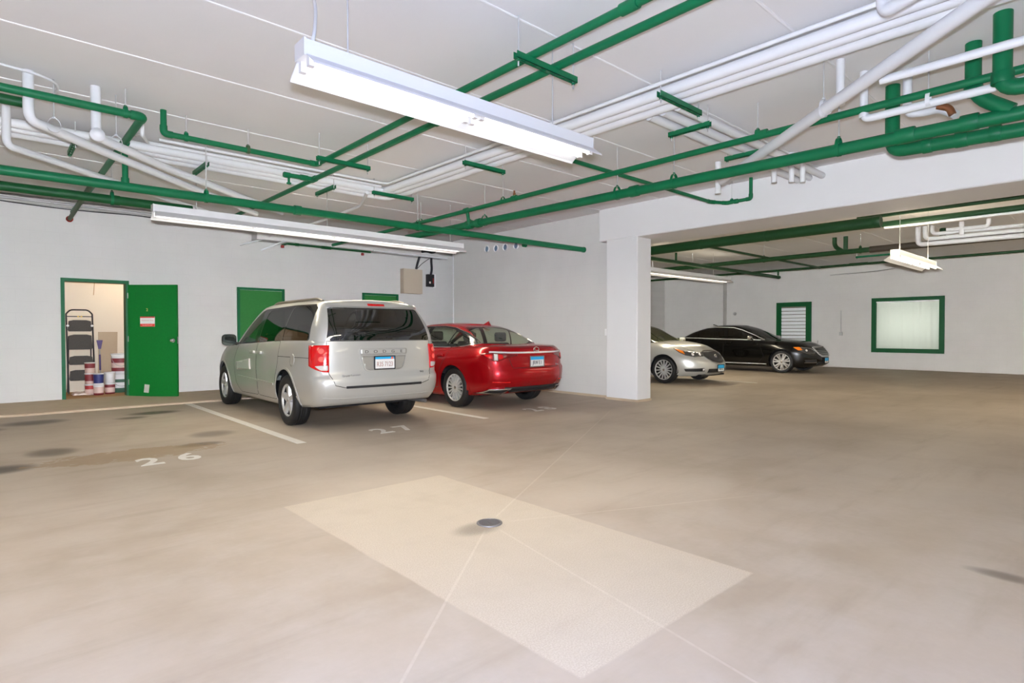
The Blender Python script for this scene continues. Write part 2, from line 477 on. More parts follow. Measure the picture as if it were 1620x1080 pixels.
def flat_door(name, label, x0, x1, z1):
    o = thing(name, label, 'door', ((x0+x1)/2, YW, .1)); o['kind'] = 'structure'
    w = (x1-x0)/2
    mb = MB(); door_frame(mb, -w+.05, w-.05, 0, z1-.15, .05, -.03, -.001); mb.build('door_frame', M['green_frame'], o)
    mb = MB(); mb.box(-w+.055, w-.055, -.018, -.002, .01, z1-.155); lf = mb.build('door_leaf', M['green_dull'], o)
    mb = MB(); mb.tube([(w-.13, -.018, 1.0), (w-.13, -.05, 1.0)], .013, 10); mb.tube([(w-.13, -.05, 1.0), (w-.13, -.06, 1.0), (w-.13, -.085, 1.0), (w-.13, -.09, 1.0)], [.02, .03, .026, .01], 16)
    mb.build('door_knob', M['steel'], lf)
flat_door('door_2', 'closed green door behind the silver van', 3.90, 4.88, 2.21)
flat_door('door_3', 'closed green door showing above the van roof', 6.75, 7.74, 2.22)

# far bay: louvred door and window
o = thing('door_4', 'green framed door with white horizontal louvres behind the black car', 'door', (22.6, 8.977, 0)); o['kind'] = 'structure'
mb = MB(); w = .635
mb.box(-.05, 0, -w, -w+.19, 0, 2.377); mb.box(-.05, 0, w-.19, w, 0, 2.377); mb.box(-.05, 0, -w+.19, w-.19, 2.21, 2.377)
mb.build('door_frame', M['green_far_frame'], o)
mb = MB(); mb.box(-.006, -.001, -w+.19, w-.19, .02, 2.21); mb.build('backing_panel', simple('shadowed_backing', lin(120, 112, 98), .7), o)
mb = MB(); z = .1
while z < 2.17:
    mb.prism([(-.042, z+.105), (-.036, z+.11), (-.008, z+.03), (-.008, z+.0), (-.042, z+.02)], 'y', -w+.192, w-.192)
    z += .13
mb.build('louvre', M['white_metal'], o)

o = thing('window_1', 'green framed window with pale frosted panes on the far wall', 'window', (22.6, 5.355, .56)); o['kind'] = 'structure'
mb = MB(); hw, hh = 1.025, 1.85; fw = .14
mb.box(-.05, .19, -hw, -hw+fw, 0, hh); mb.box(-.05, .19, hw-fw, hw, 0, hh); mb.box(-.05, .19, -hw+fw, hw-fw, 0, fw); mb.box(-.05, .19, -hw+fw, hw-fw, hh-fw+.02, hh)
mb.build('window_frame', M['green_far_frame'], o)
mb = MB(); mb.box(-.03, .1, -hw+fw, hw-fw, hh-fw-.02, hh-fw+.02); mb.build('head_rail', M['white_metal'], o)
t = NT('frosted_pane')
df = t.n('ShaderNodeBsdfDiffuse'); df.inputs[0].default_value = lin(222, 224, 214)
tl = t.n('ShaderNodeBsdfTranslucent'); tl.inputs[0].default_value = lin(232, 238, 226)
mx = t.n('ShaderNodeMixShader'); mx.inputs[0].default_value = .55
t.t.links.new(df.outputs[0], mx.inputs[1]); t.t.links.new(tl.outputs[0], mx.inputs[2])
M['frost'] = t.done(mx.outputs[0])
mb = MB(); n = 60; vs = []; fs = []
for i in range(n+1):
    yy = -hw+fw + (2*(hw-fw))*i/n
    dx = .03 + .012*math.sin(i*.9)*math.sin(i*.23)
    vs += [(dx, yy, fw), (dx, yy, hh-fw)]
for i in range(n): fs.append((2*i, 2*i+2, 2*i+3, 2*i+1))
mb.add(vs, fs, True); mb.build('frosted_pane', M['frost'], o)
mb = MB()   # light box added behind the window to brighten its pane
mb.box(22.8, 24.0, 4.0, 4.1, .2, 2.8); mb.box(22.8, 24.0, 6.6, 6.7, .2, 2.8); mb.box(24.0, 24.1, 4.0, 6.7, .2, 2.8); mb.box(22.8, 24.1, 4.0, 6.7, .1, .2); mb.box(22.8, 24.1, 4.0, 6.7, 2.8, 2.9)
structure(mb.build('wall_light_box', M['plaster']))
# conduit and little box on the far wall
o = thing('hanging_wall_conduit', 'thin grey conduit ending in a small box on the far wall', 'conduit', (22.57, 7.34, 1.19))
mb = MB(); mb.tube([(0, 0, .05), (0, 0, .84)], .016, 10); mb.build('tube', M['grey_conduit'], o)
mb = MB(); mb.box(-.03, .029, -.05, .05, -.06, .07); mb.build('switch_box', M['grey_conduit'], o)
o = thing('hanging_wall_bell', 'small round grey fitting on the far wall left of the louvred door', 'bell', (22.6, 11.3, 2.0))
mb = MB(); mb.lathe([(.001, -.05), (.05, -.045), (.07, -.02), (.07, 0)], 18, 'x'); mb.build('dome', M['grey_conduit'], o)

# back wall details
o = thing('hanging_electrical_box', 'large beige electrical cabinet high on the back wall', 'electrical box', (8.09, YW, 2.25))
mb = MB(); mb.box(-.28, .28, -.16, -.001, 0, .62); mb.build('cabinet', M['tan_box'], o)
mb = MB(); mb.box(-.272, .272, -.168, -.161, .008, .612); mb.build('cover', M['tan_box'], o)
o = thing('hanging_black_switch', 'small black fused switch beside the beige electrical cabinet', 'switch', (8.68, YW, 2.46))
mb = MB(); mb.box(-.1, .1, -.1, -.001, 0, .32); mb.build('body', M['black_matte'], o)
mb = MB(); mb.box(.05, .075, -.115, -.1, .08, .22); mb.build('lever', M['red_cap'], o)
mb = MB(); mb.box(-.06, -.01, -.104, -.1, .08, .13); mb.build('plate', M['paper'], o)
mb = MB(); mb.box(8.79, 8.88, YW-.03, YW-.001, 2.44, 2.80)
tag(mb.build('hanging_backing_board', M['plaster'], None, (8.68, YW, 2.46)), 'white board behind the black switch', 'board')
for nm, lab, pts, r in (
    ('hanging_black_cable', 'thick black cable dropping into the beige cabinet', [(8.2, 12.62, 2.88), (8.22, 12.6, 3.0), (8.28, 12.58, 3.2), (8.28, 12.5, 3.44)], .03),
    ('hanging_black_cable', 'thick black cable dropping to the black switch', [(8.68, 12.66, 2.77), (8.67, 12.6, 2.9), (8.58, 12.5, 3.15), (8.56, 12.4, 3.44)], .03),
    ('hanging_thin_wire', 'thin grey wire looping between the two black cables', [(8.24, 12.62, 2.9), (8.3, 12.55, 3.0), (8.45, 12.5, 3.12), (8.56, 12.45, 3.2)], .008)):
    mb = MB(); mb.tube(fillet(pts, .1), r, 10)
    tag(mb.build(nm, M['cord'], None, pts[0]), lab, 'cable')
mb = MB(); mb.tube(fillet([(8.2, 12.35, 3.3), (8.35, 12.35, 3.33), (8.5, 12.35, 3.3), (8.6, 12.35, 3.34)], .08), .035, 10)
tag(mb.build('hanging_cable_bundle', M['cord'], None, (8.2, 12.35, 3.3)), 'short bundle of dark cables under the boxed soffit', 'cable')

# ---- painted floor markings
def marking(name, label, cat, mb, group=None, origin=None):
    return tag(mb.build(name, M['paint_line'], None, origin), label, cat, group)
for lab, x0, x1, y0, y1 in (('white stall line left of the silver van', 2.62, 2.73, 6.5, 11.46), ('white stall line between the van and the red car', 5.39, 5.49, 6.52, 11.46)):
    mb = MB(); mb.box(x0, x1, y0, y1, .0005, .003)
    marking('stall_line', lab, 'parking line', mb, None, (x0, y0, .0005))
mb = MB(); mb.box(14.1, 14.22, 6.5, 11.5, .0005, .003); marking('stall_line', 'faint white line beside the champagne sedan', 'parking line', mb, None, (14.1, 6.5, 0))
for body, x, y, sz in (('26', 1.36, 6.57, .52), ('27', 3.93, 6.60, .52), ('28', 6.77, 6.72, .50)):
    lab = {'26': 'white stencilled number 26 in the empty stall', '27': 'white stencilled number 27 behind the van', '28': 'white stencilled number 28 behind the red car'}[body]
    o = thing('stall_number', lab, 'number', (x, y, .001))
    for k, ch in enumerate(body):
        text_part('digit', ch, sz, Matrix.Translation(((-.17, .17)[k], 0, .001)), M['paint_line'], o, .002, .82, .012)

o = thing('floor_drain', 'round metal drain grate in the middle of the floor', 'drain', (2.47, 2.93, 0))
mb = MB(); mb.lathe([(.085, .0), (.085, .006), (.07, .008), (.07, .002)], 32); mb.build('rim', M['steel'], o)
mb = MB(); mb.disc(.07, .0015, 28); mb.build('sump', simple('drain_dark', lin(110, 106, 100), .6), o)
mb = MB()
for k in range(-4, 5):
    yy = k*.015; hw = math.sqrt(max(.0, .0695**2-yy*yy)); mb.box(-hw, hw, yy-.005, yy+.005, .002, .007)
mb.build('grate', M['steel'], o)

# ================================================================== LAMPS
def strip_light(label, x0, x1, y, z, ntube, tube='tube', rods=(), group=None):
    """industrial fluorescent strip running along X, tubes near height z"""
    o = thing('hanging_strip_light', label, 'strip light', (x0, y, z), 0, group)
    L = x1-x0
    mb = MB()
    mb.prism([(-.062, .035), (-.062, .125), (.062, .125), (.062, .035)], 'x', 0, L)
    mb.build('housing', M['white_metal'], o)
    mb = MB()   # folded reflector wings, open at the ends
    sec = [(-.165, -.045), (-.155, -.03), (-.075, .03), (-.06, .036), (.06, .036), (.075, .03), (.155, -.03), (.165, -.045)]
    vs = []; fs = []
    for xx in (0.0, L):
        vs += [(xx, a, b) for a, b in sec] + [(xx, a, b+.004) for a, b in sec]
    n = len(sec)
    for i in range(n-1):
        fs += [(i, i+1, 2*n+i+1, 2*n+i), (n+i, 3*n+i, 3*n+i+1, n+i+1)]
    fs += [(0, 2*n, 3*n, n), (n-1, 2*n-1, 4*n-1, 3*n-1)]
    for e in (0, 2*n):
        for i in range(n-1): fs.append((e+i, e+n+i, e+n+i+1, e+i+1))
    mb.add(vs, fs, False); mb.build('reflector', M['white_metal'], o)
    seg = L/ntube
    for k in range(ntube):
        for s in (-1, 1):
            mb = MB(); mb.tube([(k*seg+.05, s*.055, 0), ((k+1)*seg-.05, s*.055, 0)], .0165, 12); mb.build('tube', M[tube], o)
            for xx in (k*seg+.03, (k+1)*seg-.03):
                mb = MB(); mb.cbox((xx, s*.055, .008), (.035, .034, .06)); mb.build('lampholder', M['white_metal'], o)
    for xx in (-.007, L+.007):
        mb = MB(); mb.cbox((xx, 0, .079), (.012, .132, .098)); mb.build('end_plate', M['white_metal'], o)
    for rx in rods:
        mb = MB(); mb.tube([(rx-x0, 0, .12), (rx-x0, 0, ZC-z)], .005, 8); mb.build('rod', M['rod'], o)
    return o
strip_light('nearest bright fluorescent strip light, hung low under the twin green pipes', 1.34, 3.80, 3.22, 2.775, 2, 'tube', (1.62, 3.38))
strip_light('long fluorescent strip light above the van, before the back wall', 1.62, 6.55, 8.57, 2.775, 4, 'tube', (2.12, 3.95, 6.3))
strip_light('long fluorescent strip light in the far bay beside the pillar', 11.95, 16.83, 8.62, 2.80, 4, 'tube_far', (12.8, 15.9))
strip_light('short fluorescent strip light in the far bay, hung by a cord', 11.1, 13.55, 2.80, 2.49, 2, 'tube_far', (11.35, 13.2))
mb = MB(); mb.tube(fillet([(1.40, 3.22, 2.90), (1.43, 3.25, 3.0), (1.55, 3.5, 3.28), (1.62, 3.72, 3.5), (1.63, 3.75, 3.6)], .2), .011, 10)
tag(mb.build('hanging_flex_cord', M['white_pipe'], None, (1.40, 3.22, 2.9)), 'white flexible cord feeding the nearest strip light', 'cord')

# ================================================================== PIPES
def collar(p, d, r, L):
    d = Vector(d).normalized(); p = Vector(p)
    mb = MB(); mb.tube([p-d*L*.5, p-d*L*.42, p+d*L*.42, p+d*L*.5], [r*.97, r, r, r*.97], 16)
    return mb
def pipe(label, pts, r, mat='green', cat='pipe', fr=None, elbows=True, coup=(), name='hanging_pipe', group=None, n=14, capm=None):
    """one run of pipe; elbows and couplings are parts"""
    m = M[mat]
    fr = fr or r*2.2
    P = fillet(pts, fr) if len(pts) > 2 else [Vector(p) for p in pts]
    o0 = Vector(pts[0])
    mb = MB(); mb.tube(P, r, n)
    o = tag(mb.build(name, m, None, o0), label, cat, group)
    if elbows and len(pts) > 2:
        for i in range(1, len(pts)-1):
            a, b, c = (Vector(pts[i+k]) for k in (-1, 0, 1))
            d1 = (a-b); d2 = (c-b); l = min(fr*1.25, d1.length*.45, d2.length*.45)
            if d1.normalized().dot(d2.normalized()) < -.97: continue
            q = fillet([b+d1.normalized()*l, b, b+d2.normalized()*l], fr)
            mb = MB(); mb.tube([v-o0 for v in q], r*1.2, n); mb.build('elbow_fitting', m, o)
    for (p, d, L, k) in coup:
        mb = collar(Vector(p)-o0, d, r*k, L); mb.build('coupling', m, o)
    return o
X_, Y_, Z_ = (1, 0, 0), (0, 1, 0), (0, 0, 1)

# twin sprinkler mains that run away from the camera
pipe('left twin green main over the nearest strip light', [(3.06, -8.0, 3.34), (3.06, 6.92, 3.34), (1.41, 6.92, 3.34), (1.41, 6.92, ZC)], .03, coup=[((3.06, 2.24, 3.34), Y_, .13, 1.35)])
pipe('right twin green main, reaching past the long strip light', [(3.33, -8.0, 3.34), (3.33, 11.2, 3.34)], .032, coup=[((3.33, 4.7, 3.34), Y_, .13, 1.3), ((3.33, 7.63, 3.34), Y_, .13, 1.3)])
pipe('green branch pipe running to the beam face and turning up at its end', [(3.36, 4.7, 3.34), (8.3, 4.55, 3.27), (8.52, 4.4, 3.26), (8.52, 4.02, 3.265), (8.52, 4.02, 3.575)], .026, coup=[((3.43, 4.7, 3.338), X_, .09, 1.35), ((8.52, 4.25, 3.262), Y_, .06, 1.4)])
o = pipe('short green arm with a sprinkler head beside the right twin main', [(3.30, 7.63, 3.34), (2.93, 7.66, 3.34)], .03, coup=[((3.2, 7.64, 3.34), X_, .1, 1.25), ((2.98, 7.655, 3.34), X_, .08, 1.25)])
mb = MB(); mb.tube([(-.3, .02, -.02), (-.3, .02, -.09)], .016, 10); mb.lathe([(.016, -.09), (.03, -.1), (.03, -.115), (.001, -.12)], 12, 'z', (-.3, .02, 0)); mb.build('sprinkler_head', M['green'], o)

# mains that run left to right
pipe('long thick green main running left to right and entering the partition wall', [(-4.0, 7.57, 2.84), (8.87, 7.57, 2.905)], .05, coup=[((3.08, 7.57, 2.877), X_, .09, 1.25), ((8.84, 7.57, 2.904), X_, .05, 1.12)], n=18)
pipe('second thick green main, behind the first and ending at the long strip light', [(-4.0, 9.12, 3.0), (2.2, 9.12, 3.0)], .058, 'green_dark', coup=[((1.3, 9.12, 3.0), X_, .09, 1.1)], n=18)
pipe('high green pipe at the upper left, turning toward the back wall', [(-4.0, 6.55, 3.345), (1.16, 6.55, 3.345), (1.17, 10.4, 3.35), (1.17, 12.6, 3.36)], .036, coup=[((1.17, 7.6, 3.345), Y_, .12, 1.25)])
pipe('green riser joining the high left pipe to the thick main', [(1.17, 7.58, 3.33), (1.17, 7.575, 2.88)], .03, elbows=False, coup=[((1.17, 7.577, 2.93), Z_, .07, 1.3)])
o = pipe('weathered green drop arm with a red end cap in front of the back wall', [(1.10, 9.6, 3.27), (1.10, 10.4, 3.24), (1.10, 12.3, 3.19)], .032, 'green_old', elbows=False)
mb = MB(); mb.lathe([(.001, -.0), (.05, .005), (.05, .05), (.036, .06)], 14, 'y', (0, 2.68, -.08)); mb.build('end_cap', M['red_cap'], o)
pipe('short thick green stub at the left edge beside the high pipe', [(-4.0, 6.85, 3.34), (.3, 6.85, 3.34)], .045, 'green_dark')

# drain mains along the beam
pipe('thick green drain main running along the beam', [(5.9, 9.4, 3.045), (5.9, -8.0, 2.847)], .056, coup=[((5.9, 4.24, 2.99), Y_, .12, 1.22), ((5.9, 1.42, 2.96), Y_, .14, 1.2), ((5.9, .98, 2.955), Y_, .12, 1.2), ((5.9, 7.5, 3.025), Y_, .14, 1.25), ((5.9, 7.25, 3.02), Y_, .1, 1.3)], n=18)
pipe('slim green main above the drain main, following the beam', [(5.8, 12.3, 3.22), (5.8, -8.0, 3.262)], .033, coup=[((5.8, 7.45, 3.236), Y_, .1, 1.3), ((5.8, 6.3, 3.24), Y_, .1, 1.3), ((5.8, 2.62, 3.255), Y_, .1, 1.2)])
pipe('short green riser tying the slim main to the drain main', [(5.82, 7.45, 3.25), (5.86, 7.45, 3.0)], .028, elbows=False, coup=[((5.855, 7.45, 3.07), Z_, .06, 1.3)])
mb = MB(); mb.tube([(5.8, 6.3, 3.26), (5.8, 6.3, 3.31)], .022, 10); mb.tube([(5.8, 6.3, 3.31), (5.8, 6.3, 3.35)], .014, 10)
tag(mb.build('hanging_sprinkler_head', M['copper'], None, (5.8, 6.3, 3.26)), 'upright copper sprinkler head on the slim green main', 'sprinkler')
pipe('large green pipe dropping from the ceiling and running under the drain main', [(6.35, 1.635, ZC), (6.35, 1.635, 2.965), (6.35, -8.0, 2.66)], .06, coup=[((6.35, 1.36, 2.958), Y_, .07, 1.15), ((6.35, 1.11, 2.952), Y_, .09, 1.15), ((6.35, .88, 2.946), Y_, .08, 1.15)], elbows=False, fr=.1, n=18)
pipe('large green stack that curves down into the drain main', [(5.89, .96, ZC), (5.89, .96, 3.16), (5.90, .72, 2.98)], .055, coup=[((5.89, .96, 3.2), Z_, .08, 1.12)], elbows=False, fr=.14, n=18)
pipe('tallest green stack at the upper right, turning along the drain main', [(5.49, .726, ZC), (5.49, .726, 3.02), (5.49, -8.0, 2.9)], .058, coup=[((5.49, .726, 3.11), Z_, .08, 1.18)], elbows=False, fr=.12, n=18)
pipe('bare copper coloured joint above the drain main', [(5.93, 1.10, 3.06), (5.93, 1.12, 3.12), (5.93, 1.2, 3.16)], .028, 'copper', elbows=False)

# white pipes under the ceiling
W = 'white_pipe'
pipe('thinnest white pipe at the left of the ceiling bundle, bending along the cross run', [(4.44, -8.0, 3.46), (4.44, 7.60, 3.46), (1.5, 7.60, 3.46)], .018, W, fr=.1, elbows=False)
pipe('white bundle pipe next to the thinnest one', [(4.615, -8.0, 3.455), (4.615, 7.98, 3.455), (-4.0, 7.98, 3.445)], .05, W, fr=.14, elbows=False)
pipe('white bundle pipe second from the right', [(4.75, -8.0, 3.455), (4.75, 8.17, 3.455), (-4.0, 8.17, 3.445)], .05, W, fr=.14, elbows=False)
pipe('thickest white bundle pipe at the right, bending along the cross run', [(4.91, -8.0, 3.46), (4.91, 8.36, 3.46), (-4.0, 8.36, 3.445)], .06, W, fr=.16, elbows=False)
pipe('slim white pipe sloping from the bundle bend down to the long strip light', [(4.25, 7.85, 3.35), (4.62, 8.75, 3.35), (4.67, 9.6, 3.35), (4.6, 11.0, 3.3)], .026, W, elbows=False, fr=.1)
for k, yy in enumerate((3.08, 3.25, 3.41)):
    pipe(('nearest', 'middle', 'farthest')[k]+' of the three white cross pipes running to the beam', [(4.99, yy, 3.45), (8.69, yy, 3.45)], .045, W)
pipe('fat white diagonal pipe crossing over the beam side pipes', [(.6, -3.62, ZC), (.6, -3.62, 3.25), (6.75, 3.55, 3.13)], .05, W, elbows=False, coup=[((5.32, 1.88, 3.157), (3.15, 3.67, 0), .1, 1.08)], n=18)
pipe('white pipe dropping from the ceiling at the top edge and bending back', [(4.14, 1.12, ZC), (4.14, 1.12, 3.24), (3.8, .45, 3.25), (3.8, .45, ZC)], .04, W, fr=.07, elbows=False)
pipe('straight white pipe running level in front of the large green stacks', [(5.11, 1.40, 3.195), (5.10, -8.0, 3.2)], .032, W)
pipe('white pipe with a trap at its end, below the slim green main', [(5.82, 1.72, ZC), (5.82, 1.72, 3.16), (5.77, -8.0, 3.18)], .034, W, fr=.06, elbows=False, coup=[((5.82, 1.72, 3.22), Z_, .09, 1.15)])
pipe('white trap pipe that drops and snakes toward the drain main', [(6.05, 1.446, ZC), (6.05, 1.446, 3.19), (6.06, 1.30, 3.17), (6.0, 1.2, 3.16), (5.97, 1.08, 3.06)], .036, W, fr=.06, elbows=False)
pipe('white vertical pipe between the bundle and the fat diagonal', [(5.417, 1.781, ZC), (5.417, 1.781, 3.2)], .034, W)
pipe('white vertical pipe dropping from the ceiling by the drain main', [(7.42, 3.96, ZC), (7.42, 3.96, 3.15)], .04, W)
for k, (xx, yy) in enumerate(((7.6, 3.28), (7.75, 3.12), (7.85, 3.02))):
    pipe(('left', 'middle', 'right')[k]+' one of three short white pipes behind the drain main', [(xx, yy, ZC), (xx, yy, 3.2)], .035, W)
pipe('white vertical pipe on the left that bends into the leftmost slope', [(.318, 6.68, ZC), (.318, 6.68, 3.15), (.95, 7.28, 3.13), (3.1, 9.2, 3.08)], .042, W, fr=.09, elbows=False)
o = pipe('white vertical pipe with a capped tee, sloping beside the first', [(.806, 6.69, ZC), (.806, 6.68, 3.11), (1.56, 7.41, 3.1), (3.3, 8.7, 3.05)], .042, W, fr=.09, elbows=False)
mb = MB(); mb.lathe([(.001, -.02), (.04, -.02), (.045, 0), (.06, .0), (.06, .05), (.045, .06)], 16, 'y', (0, -.1, -.47)); mb.build('cleanout_cap', M['white_pipe'], o)
pipe('white pipe at the left edge, sloping low toward the second green main', [(.19, 7.6, ZC), (.19, 7.58, 3.11), (.99, 8.32, 3.11), (2.6, 9.9, 3.14)], .036, W, fr=.08, elbows=False)
o = pipe('slim white riser with a brass valve beside the green riser', [(1.33, 7.55, ZC), (1.33, 7.55, 3.46), (1.42, 7.80, 3.46), (4.45, 7.80, 3.46)], .02, W, fr=.05, elbows=False)
mb = MB(); mb.lathe([(.02, -.04), (.03, -.03), (.03, .0), (.02, .01)], 12, 'x', (-.06, 0, -.12)); mb.tube([(-.1, 0, -.12), (-.02, 0, -.12)], .014, 10); mb.build('valve', M['grey_conduit'], o)
mb = MB(); mb.tube(fillet([(-.3, 6.5, 3.54), (.13, 6.56, 3.54), (.38, 6.6, 3.54), (.5, 6.7, 3.54), (.54, 6.82, 3.54), (.53, 7.1, 3.55)], .12), .012, 8)
tag(mb.build('hanging_thin_conduit', M['white_pipe'], None, (-.3, 6.5, 3.54)), 'thin white conduit curving on the ceiling at the upper left', 'conduit')

# conduits along the back wall
for k, (yy, zz, r, lab, mt) in enumerate(((12.70, 3.53, .022, 'upper grey conduit along the top of the back wall', 'grey_conduit'), (12.70, 3.46, .026, 'lower grey conduit along the top of the back wall', 'grey_conduit'))):
    mb = MB(); mb.tube([(-4, yy, zz), (4.2, yy, zz)], r, 10)
    for xx in (.9, 3.0): mb.cbox((xx, yy+.01, zz), (.04, .06, .07))
    tag(mb.build('hanging_conduit', M[mt], None, (-4, yy, zz)), lab, 'conduit')
for (x0, z0, x1, z1, lab) in ((3.93, 3.064, 4.59, 3.316, 'upper of two pale braces slanting up behind the long strip light'), (4.35, 3.0, 4.79, 3.218, 'lower of two pale braces slanting up behind the long strip light')):
    mb = MB(); mb.tube([(x0, 12.62, z0), (x1, 12.40, z1)], .02, 8)
    tag(mb.build('hanging_brace', M['white_pipe'], None, (x0, 12.62, z0)), lab, 'brace')
mb = MB(); pts = []
for i in range(40):
    xx = -3+7.2*i/39; pts.append((xx, 12.6, 3.43-.03*abs(math.sin(xx*1.5))))
mb.tube(pts, .009, 8); tag(mb.build('hanging_sagging_cable', M['cord'], None, pts[0]), 'black cable sagging along the top of the back wall', 'cable')
mb = MB(); mb.tube([(6.85, 12.38, 3.2), (9.0, 12.38, 3.19)], .022, 10)
tag(mb.build('hanging_conduit', M['white_pipe'], None, (6.85, 12.38, 3.2)), 'white conduit under the soffit, left of the partition', 'conduit')
o = pipe('thin dark green sprinkler pipe with red caps along the soffit', [(4.56, 12.0, 3.06), (4.74, 12.2, 3.13), (6.68, 12.2, 3.13)], .022, 'green_dark', elbows=False, coup=[((5.6, 12.2, 3.13), X_, .22, 1.5), ((4.95, 12.2, 3.13), X_, .08, 1.4)])
for p in ((0, -.01, -.01), (1.9, .17, .02)):
    mb = MB(); mb.lathe([(.001, -.05), (.035, -.045), (.035, .0), (.02, .01)], 12, 'z', p); mb.build('end_cap', M['red_cap'], o)

# partition wall: sleeves and a conduit
for k, (yy, zz) in enumerate(((10.57, 3.236), (10.24, 3.218), (9.918, 3.21), (9.555, 3.205))):
    o = thing('hanging_pipe_sleeve', ('farthest pipe sleeve hole in the partition wall', 'second farthest sleeve hole in the partition wall', 'second nearest sleeve hole in the partition wall', 'nearest sleeve hole in the partition wall, close under the green main')[k], 'sleeve', (8.86, yy, zz))
    mb = MB(); mb.lathe([(.07, -.002), (.07, -.035), (.082, -.035), (.082, -.002)], 20, 'x'); mb.build('ring', M['plaster'], o)
    mb = MB(); mb.disc(.071, -.004, 20, 'x'); mb.build('bore', simple('sleeve_dark', lin(104, 124, 148), .5), o)
pipe('short green pipe stub in the partition wall', [(8.87, 9.25, 3.18), (8.78, 9.25, 3.18)], .045)
mb = MB(); mb.tube([(8.845, 11.9, 1.3), (8.845, 11.9, 3.5)], .012, 8)
tag(mb.build('hanging_wall_conduit', M['white_pipe'], None, (8.845, 11.9, 1.3)), 'thin vertical conduit at the far edge of the partition wall', 'conduit')
o = thing('hanging_wall_conduit', 'thin vertical conduit with a small box where the partition meets the pillar', 'conduit', (8.845, 6.98, 1.2))
mb = MB(); mb.tube([(0, 0, .12), (0, 0, 1.7)], .008, 8); mb.build('tube', M['grey_conduit'], o)
mb = MB(); mb.box(-.03, .013, -.035, .035, 0, .13); mb.build('switch_box', M['white_metal'], o)

# ---- far bay pipes
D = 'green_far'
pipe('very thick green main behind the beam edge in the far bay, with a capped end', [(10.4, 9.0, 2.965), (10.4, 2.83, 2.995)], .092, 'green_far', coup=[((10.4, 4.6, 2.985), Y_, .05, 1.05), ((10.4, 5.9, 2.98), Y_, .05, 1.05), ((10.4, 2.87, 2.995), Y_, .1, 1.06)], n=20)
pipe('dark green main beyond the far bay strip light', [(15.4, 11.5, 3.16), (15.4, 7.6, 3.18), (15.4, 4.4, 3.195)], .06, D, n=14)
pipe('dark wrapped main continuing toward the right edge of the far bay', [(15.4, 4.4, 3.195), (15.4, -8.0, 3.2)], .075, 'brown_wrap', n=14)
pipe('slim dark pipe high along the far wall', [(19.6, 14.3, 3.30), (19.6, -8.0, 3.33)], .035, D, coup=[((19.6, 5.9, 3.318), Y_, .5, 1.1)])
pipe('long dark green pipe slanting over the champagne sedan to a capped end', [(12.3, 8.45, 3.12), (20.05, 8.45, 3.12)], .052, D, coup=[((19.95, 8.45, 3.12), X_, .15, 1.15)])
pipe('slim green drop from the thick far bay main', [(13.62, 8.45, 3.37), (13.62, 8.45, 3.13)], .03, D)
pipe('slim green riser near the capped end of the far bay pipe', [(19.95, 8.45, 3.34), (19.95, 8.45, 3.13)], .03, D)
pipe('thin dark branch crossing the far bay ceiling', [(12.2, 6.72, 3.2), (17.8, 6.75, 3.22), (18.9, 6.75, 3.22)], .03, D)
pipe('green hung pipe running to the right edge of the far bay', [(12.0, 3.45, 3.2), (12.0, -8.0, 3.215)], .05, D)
pipe('white pipe just under the green hung pipe of the far bay', [(12.0, 3.2, 3.14), (12.0, -8.0, 3.125)], .026, W)
pipe('dark green pipe tight under the beam at the right edge', [(11.2, 3.4, 3.22), (11.2, -8.0, 3.26)], .03, D)
pipe('lowest white pipe of the far bay bundle', [(15.3, 3.43, ZC), (15.3, 3.43, 3.19), (15.3, -8.0, 3.12)], .05, W, fr=.1, elbows=False)
pipe('middle white pipe of the far bay bundle', [(15.3, 3.30, ZC), (15.3, 3.30, 3.295), (15.3, -8.0, 3.24)], .045, W, fr=.1, elbows=False)
pipe('top white pipe of the far bay bundle', [(15.3, 3.17, ZC), (15.3, 3.17, 3.39), (15.3, -8.0, 3.35)], .04, W, fr=.1, elbows=False)
pipe('white drop pipe in the middle of the far bay bundle', [(15.2, 2.64, ZC), (15.2, 2.64, 3.3)], .045, W)
pipe('white hooked pipe at the right of the far bay bundle', [(15.2, 2.2, ZC), (15.2, 2.2, 3.42), (15.2, 2.9, 3.44)], .04, W, fr=.1, elbows=False)
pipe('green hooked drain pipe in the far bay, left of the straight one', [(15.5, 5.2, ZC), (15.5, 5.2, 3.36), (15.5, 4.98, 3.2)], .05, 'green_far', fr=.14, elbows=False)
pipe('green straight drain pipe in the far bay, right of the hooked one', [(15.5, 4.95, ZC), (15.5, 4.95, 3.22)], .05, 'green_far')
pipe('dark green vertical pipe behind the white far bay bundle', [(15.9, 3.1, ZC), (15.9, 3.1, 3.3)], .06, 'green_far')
mb = MB(); pts = [(20.5, 7.0+.0, 3.12), (20.5, 5.6, 3.14), (19, 4.4, 3.12), (14, 3.0, 2.75), (12.4, 2.8, 2.62)]
mb.tube(fillet(pts, .6), .012, 8); tag(mb.build('hanging_lamp_cable', M['grey_conduit'], None, pts[0]), 'thin cable slung from the far wall to the short strip light', 'cable')

